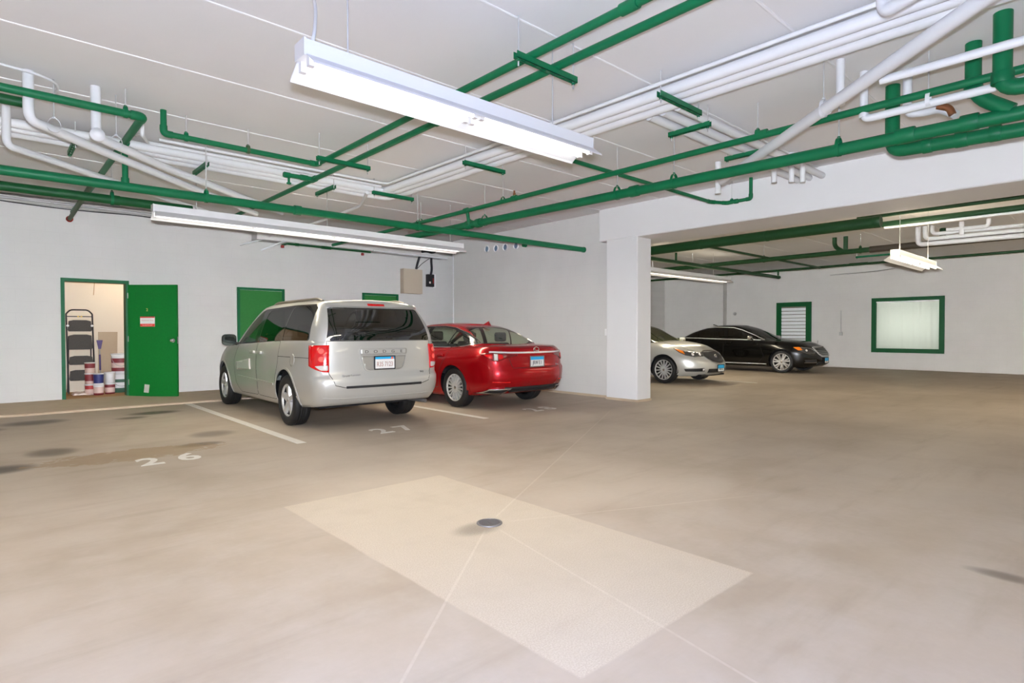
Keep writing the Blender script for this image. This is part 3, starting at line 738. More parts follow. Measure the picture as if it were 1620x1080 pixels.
# ---- hangers
def trapeze(label, c, half, along, nrods=2, group=None, w=.042):
    """slotted strut channel hung on rods; along is the axis of the channel"""
    o = thing('trapeze_hanger', label, 'hanger', c, 0 if along == 'x' else PI/2, group)
    mb = MB(); h = half; t = .004
    mb.box(-h, h, -w/2, -w/2+t, 0, .05); mb.box(-h, h, w/2-t, w/2, 0, .05)
    mb.box(-h, h, -w/2, -.008, 0, t); mb.box(-h, h, .008, w/2, 0, t)
    k = -h
    while k < h-.001:
        mb.box(k, min(h, k+.05), -.008, .008, 0, t); k += .105
    mb.build('strut_channel', M['green'], o)
    for s in (-1, 1):
        mb = MB(); mb.tube([(s*(h-.03), 0, -.05), (s*(h-.03), 0, ZC-c[2])], .006, 8); mb.build('rod', M['rod'], o)
        mb = MB(); mb.lathe([(.001, -.016), (.014, -.016), (.014, -.004), (.001, -.004)], 6, 'z', (s*(h-.03), 0, 0), False); mb.build('nut', M['green'], o)
trapeze('green trapeze hanger under the twin mains, near the strip light', (3.215, 3.12, 3.265), .33, 'x')
trapeze('green trapeze hanger under the twin mains, at the far left bend', (3.215, 6.5, 3.265), .34, 'x')
trapeze('green trapeze hanger under the white bundle, nearest the camera', (4.77, 2.92, 3.345), .35, 'x')
trapeze('green trapeze hanger under the white bundle, right of the lamp end', (4.75, 5.72, 3.345), .34, 'x')
trapeze('green trapeze hanger at the bend of the white bundle', (4.70, 7.86, 3.345), .36, 'x')
trapeze('dark strut under the white cross run, by the leftmost slope', (.77, 8.22, 3.34), .31, 'y')
trapeze('dark strut under the white cross run, below the green riser', (2.08, 8.19, 3.34), .31, 'y')
trapeze('green strut under the white cross run, near its bend', (3.76, 8.21, 3.34), .31, 'y')
trapeze('green strut under the three white cross pipes, left one', (5.48, 3.25, 3.36), .24, 'y')
trapeze('green strut under the three white cross pipes, by the fat diagonal', (6.75, 3.27, 3.36), .24, 'y')
trapeze('dark strut hung over the far bay pipes', (18.2, 5.05, 3.34), .5, 'y')

def clevis(label, p, r, axis, mat='green', group=None):
    """steel ring hanger with its rod; axis is the direction of the pipe"""
    o = thing('clevis_hanger', label, 'hanger', p, PI/2 if axis == 'y' else 0, group)
    mb = MB(); pts = []
    for k in range(25):
        a = 2*PI*k/24
        pts.append((math.cos(a)*r*1.08, math.sin(a)*r*(1.7 if math.sin(a) > 0 else 1.08)))
    vs = []; fs = []
    for (u, v) in pts:
        for (du, dx) in ((1.0, -.016), (1.06, -.016), (1.06, .016), (1.0, .016)):
            vs.append((dx, u*du, v*du))
    for k in range(24):
        for j in range(4):
            fs.append((k*4+j, k*4+(j+1) % 4, (k+1)*4+(j+1) % 4, (k+1)*4+j))
    mb.add(vs, fs, False); mb.build('ring', M[mat], o)
    mb = MB(); mb.tube([(0, 0, r*1.6), (0, 0, ZC-p[2])], .006, 8); mb.build('rod', M['rod'], o)
    mb = MB(); mb.lathe([(.001, r*1.86), (.014, r*1.86), (.014, r*2.02), (.001, r*2.02)], 6, 'z', (0, 0, 0), False); mb.build('nut', M[mat], o)
clevis('ring hanger on the first thick main, left of the long strip light', (1.98, 7.57, 2.872), .052, 'x')
clevis('ring hanger on the first thick main, above the van', (4.95, 7.57, 2.886), .052, 'x')
clevis('ring hanger on the second thick main', (1.26, 9.12, 3.0), .06, 'x')
clevis('ring hanger on the drain main, nearest the camera', (5.9, 1.95, 2.966), .058, 'y')
clevis('ring hanger on the drain main, by the white vertical pipe', (5.9, 3.69, 2.985), .058, 'y')
clevis('ring hanger on the drain main, beside the branch crossing', (5.9, 4.5, 2.993), .058, 'y')
clevis('ring hanger on the drain main, at the riser end', (5.9, 7.1, 3.02), .058, 'y')
clevis('ring hanger on the slim main, by the fat diagonal', (5.8, 2.67, 3.254), .034, 'y')
clevis('ring hanger on the slim main, before the copper head', (5.8, 6.55, 3.24), .034, 'y')
clevis('ring hanger on the slim main, over the long strip light', (5.8, 8.77, 3.232), .034, 'y')
clevis('ring hanger on the high left pipe, at its elbow', (1.02, 6.55, 3.345), .037, 'x')
clevis('ring hanger on the green pipe that rises to the ceiling', (1.62, 6.92, 3.34), .032, 'x')
clevis('ring hanger on the green cross pipe, middle of its run', (2.25, 6.92, 3.34), .032, 'x', 'green_old')
clevis('white ring hanger on the leftmost white slope', (.50, 6.76, 3.15), .045, 'y', 'white_pipe')
clevis('white ring hanger on the slope with the capped tee', (.98, 6.8, 3.11), .045, 'y', 'white_pipe')
clevis('white ring hanger on the fat diagonal pipe', (5.32, 1.88, 3.157), .052, 'y', 'white_pipe')
clevis('white ring hanger on the trap pipe below the slim main', (5.79, 1.237, 3.177), .036, 'y', 'white_pipe')
clevis('ring hanger on the green branch by the beam face', (8.52, 4.32, 3.262), .028, 'y')
clevis('ring hanger on the far bay main, left of the hooked drain', (15.4, 6.9, 3.183), .062, 'y', 'green_far')
clevis('ring hanger on the far bay main, above the strip light', (15.4, 9.0, 3.172), .062, 'y', 'green_far')
clevis('ring hanger on the far bay main, right of the green drains', (15.4, 4.6, 3.194), .062, 'y', 'green_far')
# ================================================================== CLOSET CONTENTS
FZ = .1
o = thing('step_ladder', 'black folding step ladder with wide textured treads in the closet', 'ladder', (1.385, 13.75, FZ))
hw = .205
lean = lambda z: .30*z/1.62          # rails lean back toward the wall
for s in (-1, 1):
    mb = MB(); mb.tube([(s*hw, 0, 0), (s*hw, lean(1.5), 1.5)], .014, 10); mb.build('rail', M['black_matte'], o)
    mb = MB(); mb.tube([(s*(hw-.02), .42, 0), (s*(hw-.03), lean(1.1)+.03, 1.1)], .011, 10); mb.build('rear_leg', M['black_matte'], o)
mb = MB(); mb.tube(fillet([(-hw, lean(1.5), 1.5), (-hw, lean(1.54), 1.53), (-.14, lean(1.6), 1.61), (.14, lean(1.6), 1.61), (hw, lean(1.54), 1.53), (hw, lean(1.5), 1.5)], .05), .014, 10)
mb.build('handle', M['black_matte'], o)
tread_m = simple('gritty_black_tread', lin(72, 69, 66), .8, var=.55, scale=120, bump=.4, bscale=140)
for z0, z1 in ((.25, .45), (.55, .72), (.84, 1.13), (1.19, 1.41)):
    mb = MB()
    y0, y1 = lean(z0)-.035, lean(z1)+.0
    mb.prism([(-hw+.03, z0), (-hw+.015, z0+.03), (-hw+.03, z1-.02), (-.1, z1), (.1, z1), (hw-.03, z1-.02), (hw-.015, z0+.03), (hw-.03, z0)], 'y', (y0+y1)/2-.03, (y0+y1)/2+.005)
    mb.build('tread', tread_m, o)
for s in (-1, 1):
    mb = MB(); mb.lathe([(.001, -.03), (.02, -.028), (.022, -.015), (.02, 0)], 14, 'y', (s*(hw-.015), lean(1.30)-.035, 1.30)); mb.build('knob', M['white_metal'], o)
mb = MB(); mb.tube([(-hw, lean(1.48), 1.48), (hw, lean(1.48), 1.48)], .008, 8); mb.build('cross_bar', M['black_matte'], o)
mb = MB(); mb.cbox((-.02, lean(1.48)-.02, 1.48), (.03, .02, .025)); mb.cbox((.03, lean(1.48)-.02, 1.48), (.03, .02, .025)); mb.build('clip', M['brass'], o)

def can(name, label, x, y, z, r, h, bands, lid=None, group=None, handle=False):
    """round can or bucket with printed bands: (from, to, material)"""
    o = thing(name, label, 'paint can' if name == 'paint_can' else 'bucket', (x, y, z), 0, group)
    for a, b, m in bands:
        k = .94+.06*a; k2 = .94+.06*b
        mb = MB(); mb.lathe([(1e-4, a*h)]*(a == 0)+[(r*k, a*h), (r*k2, b*h)]+[(1e-4, b*h)]*(b == 1), 28); mb.build('body_band', m, o)
    mb = MB(); mb.lathe([(r*.99, h-.012), (r*1.05, h-.01), (r*1.05, h+.006), (r*.9, h+.008), (1e-4, h+.006)], 28); mb.build('lid', lid or M['white_metal'], o)
    if handle:
        mb = MB(); pts = [(r*1.06*math.cos(a), -r*.25*math.sin(a)-r*.8, h*.9-.10*math.sin(a)*2) for a in [PI*k/12 for k in range(13)]]
        mb.tube(pts, .004, 6); mb.build('bail', M['steel'], o)
    return o
mar = simple('maroon_label', lin(128, 44, 50), .45); pnk = simple('pale_pink_label', lin(226, 200, 190), .5)
navy = simple('navy_label', lin(40, 48, 108), .45); lgr = simple('green_label', lin(66, 104, 84), .5); red2 = simple('red_label', lin(168, 44, 44), .45)
wh = M['white_metal']
zs = FZ
for k, (lab, bands) in enumerate((('white paint can with a red band, at the foot of the left stack', [(0, .55, pnk), (.55, .9, red2), (.9, 1, wh)]),
        ('paint can with a dark maroon label in the middle of the left stack', [(0, .3, pnk), (.3, .95, mar), (.95, 1, wh)]),
        ('topmost paint can of the left stack, maroon over pale pink', [(0, .5, pnk), (.5, .95, mar), (.95, 1, wh)]))):
    can('paint_can', lab, 1.47, 13.38, zs, .083, .195, bands); zs += .203
can('paint_can', 'white paint can under the navy one', 1.585, 13.24, FZ, .083, .19, [(0, .2, mar), (.2, .8, pnk), (.8, 1, wh)])
can('paint_can', 'navy blue paint can beside the left stack', 1.585, 13.24, FZ+.198, .083, .2, [(0, .12, wh), (.12, .95, navy), (.95, 1, wh)])
can('paint_can', 'paint can with a pink label under the white bucket', 1.775, 13.36, FZ, .085, .19, [(0, .15, mar), (.15, .65, pnk), (.65, .95, mar), (.95, 1, wh)])
can('bucket', 'small plain white bucket on top of a paint can', 1.775, 13.36, FZ+.198, .09, .21, [(0, 1, wh)])
can('bucket', 'large white bucket with a green band, bottom of the right stack', 1.98, 13.6, FZ, .15, .36, [(0, .25, lgr), (.25, .55, wh), (.55, .72, lgr), (.72, 1, wh)], None, None, True)
can('bucket', 'large white bucket with maroon bands, top of the right stack', 1.98, 13.6, FZ+.37, .15, .38, [(0, .12, wh), (.12, .3, mar), (.3, .55, pnk), (.55, .78, mar), (.78, 1, wh)], None, None, True)
can('bucket', 'black bucket half hidden behind the open green door', 2.12, 13.2, FZ, .12, .22, [(0, 1, M['black_matte'])], M['black_matte'])
mb = MB(); Mx = Matrix.Translation((1.84, 14.08, FZ+.6)) @ Matrix.Rotation(.12, 4, 'X'); mb.obox(Mx, (.32, .012, 1.17))
tag(mb.build('cardboard_sheet', simple('tan_board', lin(184, 164, 138), .75), None, (1.84, 14.08, FZ)), 'tan board leaning on the closet wall behind the cans', 'board')
o = thing('long_handled_scraper', 'purple long handled scraper standing among the cans', 'scraper', (1.665, 13.6, FZ))
mb = MB(); mb.tube([(0, 0, 0), (.0, .1, .62)], .008, 8); mb.build('shaft', M['steel'], o)
pur = simple('purple_grip', lin(70, 52, 110), .5)
mb = MB(); mb.tube([(0, .07, .44), (0, .105, .74)], .016, 10); mb.build('grip', pur, o)
mb = MB(); mb.prism([(-.02, .85), (.02, .85), (.05, 1.02), (-.05, 1.02)], 'y', .1, .125); mb.build('blade', pur, o)
mb = MB(); mb.tube([(0, .1, .72), (0, .11, .86)], .01, 8); mb.build('neck', M['steel'], o)
mb = MB(); n = 12; vs = []; fs = []
for i in range(n+1):
    for j in range(7):
        vs.append((1.2+.4*i/n, 13.3+.35*j/6, FZ+.012+.05*abs(math.sin(i*.8+j*.6))*(0 < i < n and 0 < j < 6)))
for i in range(n):
    for j in range(6): fs.append((i*7+j, i*7+j+1, (i+1)*7+j+1, (i+1)*7+j))
mb.add(vs, fs, True)
oo = mb.build('drop_cloth', simple('spotted_white_cloth', lin(232, 214, 206), .8, var=.08, scale=20), None, (1.4, 13.45, FZ)); tag(oo, 'crumpled pale drop cloth under the step ladder', 'cloth')
md = oo.modifiers.new('thick', 'SOLIDIFY'); md.thickness = .006
mb = MB(); mb.tube([(1.56, 13.5, 2.65), (1.57, 13.5, 2.2), (1.555, 13.5, 1.98)], .005, 6)
tag(mb.build('hanging_pull_cord', simple('tan_cord', lin(180, 140, 100), .7), None, (1.56, 13.5, 2.65)), 'thin pull cord hanging in the closet', 'cord')
# ================================================================== CARS
def interp(tab, x):
    """smooth interpolation through (x, value) pairs"""
    n = len(tab)
    if x <= tab[0][0]: return tab[0][1]
    if x >= tab[-1][0]: return tab[-1][1]
    for i in range(n-1):
        if x <= tab[i+1][0]: break
    x0, y0 = tab[i]; x1, y1 = tab[i+1]; h = x1-x0
    def slope(k):
        if k <= 0 or k >= n-1: 
            a = tab[min(max(k, 0), n-2)]; b = tab[min(max(k, 0), n-2)+1]
            return (b[1]-a[1])/(b[0]-a[0])
        s0 = (tab[k][1]-tab[k-1][1])/(tab[k][0]-tab[k-1][0]); s1 = (tab[k+1][1]-tab[k][1])/(tab[k+1][0]-tab[k][0])
        if s0*s1 <= 0: return 0.0
        return 2*s0*s1/(s0+s1)
    m0, m1 = slope(i), slope(i+1)
    t = (x-x0)/h
    return y0*(2*t**3-3*t*t+1)+m0*h*(t**3-2*t*t+t)+y1*(-2*t**3+3*t*t)+m1*h*(t**3-t*t)

def shell_grid(xr, xf, w, zb, zt, ts, nr, nf, mr_, mf, crown, bulge=None, side_n=70, end_n=14, deck=(.97, .92, .84, .72, .56, .38, .2, 0.0), xc=0.0, bottom=True):
    """closed rounded shell. xr, xf, w are tables over t (0 bottom .. 1 top); zb, zt tables over x"""
    e0 = .86
    seq = []
    for k in range(end_n): seq.append(('r', e0*(k/(end_n-1))**.9 if k else 0.0))
    for k in range(1, side_n): seq.append(('s', -math.cos(PI*k/side_n)))
    for k in range(end_n): seq.append(('f', e0*((end_n-1-k)/(end_n-1))**.9 if k < end_n-1 else 0.0))
    ur = (1-e0**mr_)**(1/nr); uf = (1-e0**mf)**(1/nf)
    def plan(item):
        k, v = item
        if k == 'r': return -(1-v**mr_)**(1/nr), v
        if k == 'f': return (1-v**mf)**(1/nf), v
        u = -ur+(v+1)/2*(ur+uf)
        q, mm = (nr, mr_) if u < 0 else (nf, mf)
        return u, (1-abs(u)**q)**(1/mm)
    cols = []
    for it in seq:
        u, yf = plan(it)
        col = []
        for t in ts:
            a, b = interp(xr, t), interp(xf, t)
            x = xc+u*((xc-a) if u < 0 else (b-xc))
            y = yf*interp(w, t)
            z0, z1 = interp(zb, x), interp(zt, x)
            z = z0+(z1-z0)*t
            if bulge and yf > 0: y += bulge(x, z)*min(1, yf*1.0)*(1 if yf > .02 else 0)
            col.append((x, y, z))
        x, y, z = col[-1]
        for f in deck:
            col.append((x, y*f, z+crown(x)*(1-f*f)*min(1, (y/.5))))
        if bottom:
            x, y, z = col[0]
            col = [(x, 0.0, z), (x, y*.5, z), (x, y*.93, z-.0)] + col
        cols.append(col)
    return cols

def grid_bm(cols):
    bm = bmesh.new()
    for sgn in (1, -1):
        vv = [[bm.verts.new((x, y*sgn, z)) for x, y, z in c] for c in cols]
        for i in range(len(vv)-1):
            for j in range(len(vv[0])-1):
                q = [vv[i][j], vv[i+1][j], vv[i+1][j+1], vv[i][j+1]]
                if sgn < 0: q.reverse()
                try: bm.faces.new(q)
                except ValueError: pass
    bmesh.ops.remove_doubles(bm, verts=bm.verts[:], dist=1e-4)
    bad = [f for f in bm.faces if f.calc_area() < 1e-9]
    bmesh.ops.delete(bm, geom=bad, context='FACES')
    bmesh.ops.recalc_face_normals(bm, faces=bm.faces[:])
    bm.normal_update()
    return bm

def inside(poly, p):
    c = False; n = len(poly); j = n-1
    for i in range(n):
        (xi, yi), (xj, yj) = poly[i], poly[j]
        if (yi > p[1]) != (yj > p[1]) and p[0] < (xj-xi)*(p[1]-yi)/(yj-yi)+xi: c = not c
        j = i
    return c

def rnd(poly, r, n=4):
    """round the corners of a closed 2D outline"""
    out = []; m = len(poly)
    for i in range(m):
        a, b, c = (Vector(poly[(i+k) % m]) for k in (-1, 0, 1))
        l = min(r, (a-b).length*.45, (c-b).length*.45)
        p, q = b+(a-b).normalized()*l, b+(c-b).normalized()*l
        for k in range(n+1):
            t = k/n; v = p*(1-t)**2+b*2*t*(1-t)+q*t*t
            out.append((v.x, v.y))
    return out

def inset2(poly, d):
    """shrink a closed outline (counter or clockwise) by d"""
    m = len(poly); A = sum(poly[i][0]*poly[(i+1) % m][1]-poly[(i+1) % m][0]*poly[i][1] for i in range(m))
    sg = 1 if A > 0 else -1
    out = []
    for i in range(m):
        a, b, c = (Vector(poly[(i+k) % m]) for k in (-1, 0, 1))
        d1 = (b-a); d2 = (c-b)
        if d1.length < 1e-7 or d2.length < 1e-7: continue
        n1 = Vector((-d1.y, d1.x)).normalized()*sg; n2 = Vector((-d2.y, d2.x)).normalized()*sg
        k = (n1+n2); k = k/max(.3, k.length_squared/2)
        out.append((b.x+k.x*d, b.y+k.y*d))
    return out

class Proj:
    """orthographic direction round the car: 'L','R','B','F','T' or an azimuth in degrees"""
    def __init__(s, k):
        if k == 'T':
            s.d = Vector((0, 0, 1)); s.u = Vector((1, 0, 0)); s.v = Vector((0, 1, 0))
        else:
            az = {'L': 90, 'R': -90, 'B': 180, 'F': 0}.get(k, k)
            a = math.radians(az)
            s.d = Vector((math.cos(a), math.sin(a), 0)); s.v = Vector((0, 0, 1))
            s.u = {'L': Vector((1, 0, 0)), 'R': Vector((1, 0, 0)), 'B': Vector((0, 1, 0)), 'F': Vector((0, 1, 0))}.get(k, Vector((-math.sin(a), math.cos(a), 0)))
    def uv(s, co): return (co.dot(s.u), co.dot(s.v))
    def cast(s, bvh, u, v):
        o = s.u*u+s.v*v+s.d*8
        h = bvh.ray_cast(o, -s.d)
        if h[0] is None:
            h = bvh.find_nearest(s.u*u+s.v*v+s.d*1.5)
            return h[0], h[1]
        n = h[1]
        if n.dot(s.d) < 0: n = -n
        return h[0], n

def knife(bm, poly, pr, ok, layer, rid):
    """cut the outline into the mesh and mark the faces inside it"""
    n = len(poly)
    for i in range(n):
        a, b = Vector(poly[i]), Vector(poly[(i+1) % n])
        e = b-a
        if e.length < 1e-5: continue
        lo = (min(a.x, b.x)-.004, min(a.y, b.y)-.004); hi = (max(a.x, b.x)+.004, max(a.y, b.y)+.004)
        fs = []
        for f in bm.faces:
            if not ok(f): continue
            us = [pr.uv(v.co) for v in f.verts]
            if min(p[0] for p in us) > hi[0] or max(p[0] for p in us) < lo[0] or min(p[1] for p in us) > hi[1] or max(p[1] for p in us) < lo[1]: continue
            fs.append(f)
        if not fs: continue
        geom = set(fs)
        for f in fs:
            geom.update(f.edges); geom.update(f.verts)
        nn = Vector((-e.y, e.x)).normalized()
        bmesh.ops.bisect_plane(bm, geom=list(geom), dist=1e-5, plane_co=pr.u*a.x+pr.v*a.y, plane_no=pr.u*nn.x+pr.v*nn.y)
    for f in bm.faces:
        if ok(f) and inside(poly, pr.uv(f.calc_center_median())): f[layer] = rid

def mesh_from_faces(name, faces, mat, parent, offset=0.0):
    idx = {}; vs = []; ns = []; fc = []
    for f in faces:
        r = []
        for v in f.verts:
            if v not in idx:
                idx[v] = len(vs); vs.append(v.co+v.normal*offset); ns.append(v.normal.copy())
            r.append(idx[v])
        fc.append(r)
    me = bpy.data.meshes.new(name); me.from_pydata([tuple(v) for v in vs], [], fc)
    me.polygons.foreach_set('use_smooth', [True]*len(fc))
    me.materials.append(mat); me.update()
    if len(me.vertices): me.normals_split_custom_set_from_vertices([tuple(n) for n in ns])
    return link(bpy.data.objects.new(name, me), parent)

def patch(bvh, poly, pr, thick, mat, name, parent, res=.035, sink=.004, flip=False):
    """a fitted piece lying on the body: outline in the projection plane"""
    us = [p[0] for p in poly]; vs_ = [p[1] for p in poly]
    u0, u1, v0, v1 = min(us), max(us), min(vs_), max(vs_)
    nu = max(2, int((u1-u0)/res)+1); nv = max(2, int((v1-v0)/res)+1)
    bm = bmesh.new(); L = bm.faces.layers.int.new('r')
    g = [[bm.verts.new((u0+(u1-u0)*i/nu, v0+(v1-v0)*j/nv, 0)) for j in range(nv+1)] for i in range(nu+1)]
    for i in range(nu):
        for j in range(nv): bm.faces.new((g[i][j], g[i+1][j], g[i+1][j+1], g[i][j+1]))
    class P2:
        u = Vector((1, 0, 0)); v = Vector((0, 1, 0))
        @staticmethod
        def uv(c): return (c.x, c.y)
    n = len(poly)
    knife(bm, poly, P2, lambda f: True, L, 1)
    bmesh.ops.delete(bm, geom=[f for f in bm.faces if f[L] != 1], context='FACES')
    bm.verts.ensure_lookup_table(); bm.verts.index_update()
    top = []; bot = []
    for v in bm.verts:
        p, nr = pr.cast(bvh, v.co.x, v.co.y)
        top.append(p+nr*thick); bot.append(p-nr*sink)
    nvt = len(top); fs = [[v.index for v in f.verts] for f in bm.faces]
    sides = [(e.verts[0].index, e.verts[1].index) for e in bm.edges if len(e.link_faces) == 1]
    bm.free()
    V = top+bot; F = fs+[(a, b, nvt+b, nvt+a) for a, b in sides]
    if flip: V = [Vector((p.x, -p.y, p.z)) for p in V]
    mb = MB(); mb.add(V, F[:len(fs)], True); mb.add([], [], True)
    mb.f += [list(f) for f in F[len(fs):]]; mb.m += [0]*len(sides); mb.sm += [False]*len(sides)
    return mb.build(name, mat, parent)

def ribbon(bvh, pts, pr, w, h, mat, name, parent, closed=False, flip=False, step=.04, mb=None):
    """narrow strip that follows the body along a 2D path"""
    P = []
    m = len(pts)
    for i in range(m if closed else m-1):
        a, b = Vector(pts[i]), Vector(pts[(i+1) % m]); k = max(1, int((b-a).length/step))
        for j in range(k): P.append(a+(b-a)*j/k)
    if not closed: P.append(Vector(pts[-1]))
    C = [pr.cast(bvh, p.x, p.y) for p in P]
    n = len(C); V = []; F = []
    for i in range(n):
        a = C[i-1][0] if (closed or i) else C[i][0]; b = C[(i+1) % n][0] if (closed or i < n-1) else C[i][0]
        t = (b-a).normalized() if (b-a).length > 1e-7 else Vector((0, 0, 1))
        s = t.cross(C[i][1]).normalized()
        p, q = C[i]
        V += [p-s*w/2-q*.002, p-s*w/2+q*h, p+s*w/2+q*h, p+s*w/2-q*.002]
    for i in range(n if closed else n-1):
        j = (i+1) % n
        for k in range(3): F.append((4*i+k, 4*i+k+1, 4*j+k+1, 4*j+k))
    if not closed: F += [(0, 1, 2, 3), tuple(4*(n-1)+k for k in (3, 2, 1, 0))]
    if flip: V = [Vector((p.x, -p.y, p.z)) for p in V]
    own = mb is None
    mb = mb or MB(); mb.add(V, F, False)
    if own: return mb.build(name, mat, parent)

def wheel(parent, x, y, R, rr, wd, spokes, style, side):
    """tyre with its rim; side = +1 for the left of the car"""
    t = MB()
    hw = wd/2
    prof = [(rr, -hw*.86), (rr+.012, -hw*.93), (R*.86, -hw), (R*.95, -hw*.93), (R*.985, -hw*.78), (R, -hw*.55), (R, -hw*.3), (R*.992, -hw*.29), (R*.992, -hw*.25), (R, -hw*.24),
            (R, -hw*.05), (R*.992, -hw*.04), (R*.992, hw*.0), (R, hw*.01), (R, hw*.24), (R*.992, hw*.25), (R*.992, hw*.29), (R, hw*.3), (R, hw*.55), (R*.985, hw*.78), (R*.95, hw*.93), (R*.86, hw), (rr+.012, hw*.93), (rr, hw*.86), (rr-.01, hw*.5), (rr-.01, -hw*.5), (rr, -hw*.86)]
    t.lathe(prof, 48, 'y', (0, 0, 0))
    o = t.build('tyre', M['black'], parent); o.location = (x, y, R)
    f = hw*.80*side               # outer face of the rim
    rim = MB()
    rim.lathe([(rr*.995, f*1.05), (rr*.985, f*1.08), (rr*.93, f*1.02), (rr*.91, f*.8)], 44, 'y')
    rim.cm = 1; rim.lathe([(rr*.91, f*.8), (rr*.90, f*.5), (rr*.88, -f*.9)], 44, 'y'); rim.cm = 0
    for k in range(spokes):
        a0 = 2*PI*k/spokes+.3
        arms = [(0, 1.0)] if style in ('five', 'multi') else [(-.16, 1), (.16, 1)]
        for da, s in arms:
            a = a0+da*(1 if style == 'twin' else 1)
            wi, wo = {'five': (.055, .040), 'multi': (.019, .012), 'twin': (.028, .022)}[style]
            r0, r1 = rr*.16, rr*.94
            ca, sa = math.cos(a), math.sin(a)
            ca2, sa2 = math.cos(a0+da*1.0), math.sin(a0+da*1.0)
            def pt(r, wv, yy): return (r*ca-wv*sa, yy, r*sa+wv*ca)
            off = f*.98; b = f*.6
            V = []
            for (r, ww, yo) in ((r0, wi, .92), ((r0+r1)/2, (wi*.42+wo*.58)*.92, 1.0), (r1, wo, 1.04)):
                V += [pt(r, -ww, b*yo), pt(r, -ww*.75, off*yo), pt(r, ww*.75, off*yo), pt(r, ww, b*yo)]
            F = [(4*i+k2, 4*i+(k2+1) % 4, 4*i+4+(k2+1) % 4, 4*i+4+k2) for i in (0, 1) for k2 in range(4)]+[(0, 1, 2, 3), (11, 10, 9, 8)]
            rim.add(V, F, False)
    rim.lathe([(1e-4, f*.98), (rr*.15, f*.97), (rr*.20, f*.88), (rr*.21, f*.5)], 24, 'y')
    ro = rim.build('alloy_rim', [M['alloy'], M['brake']], o)
    b = MB(); b.lathe([(1e-4, f*.25), (rr*.74, f*.25), (rr*.74, f*.1), (1e-4, f*.1)], 32, 'y', (0, 0, 0), False); b.build('brake_disc', simple('brake_iron', lin(84, 82, 80), .5, metal=.5) if 'brake' not in M else M['brake'], o)
    b = MB(); b.lathe([(1e-4, f*1.02), (rr*.10, f*1.01), (rr*.125, f*.95)], 18, 'y'); b.build('hub_cap', M['chrome'], o)
    return o
M['brake'] = simple('brake_iron', lin(44, 43, 42), .5, metal=.5)
M['liner'] = simple('wheel_arch_liner', lin(22, 22, 24), .8, var=.1)
M['seat_dark'] = simple('dark_seat_cloth', lin(46, 46, 46), .8, var=.1, scale=30)
M['seat_light'] = simple('light_seat_leather', lin(150, 146, 132), .6, var=.04)
M['seam'] = simple('panel_gap', lin(30, 28, 26), .8)
M['lens_red'] = simple('red_tail_lens', lin(196, 4, 8), .12, coat=.6, spec=.3, var=.12, scale=30, emit=(1, .01, .01, 1), emit_s=.05)
M['lens_dark'] = simple('dark_red_lens', lin(110, 6, 14), .1, coat=.9, var=.1, scale=30)
M['lens_clear'] = simple('clear_lens', lin(214, 210, 206), .1, coat=.9, var=.12, scale=40)
M['lens_smoke'] = simple('smoked_headlamp', lin(86, 86, 86), .08, coat=1.0, var=.3, scale=22, metal=.5)
M['lens_amber'] = simple('amber_lens', lin(240, 128, 24), .2, coat=.6, var=.1, scale=30)
M['grille'] = simple('black_grille', lin(40, 40, 42), .4, var=.1)
M['blue_plate'] = simple('plate_blue', lin(40, 176, 232), .4, var=.02)
M['ink'] = simple('plate_ink', lin(52, 48, 58), .5)
M['ink_red'] = simple('plate_ink_red', lin(168, 118, 104), .5)

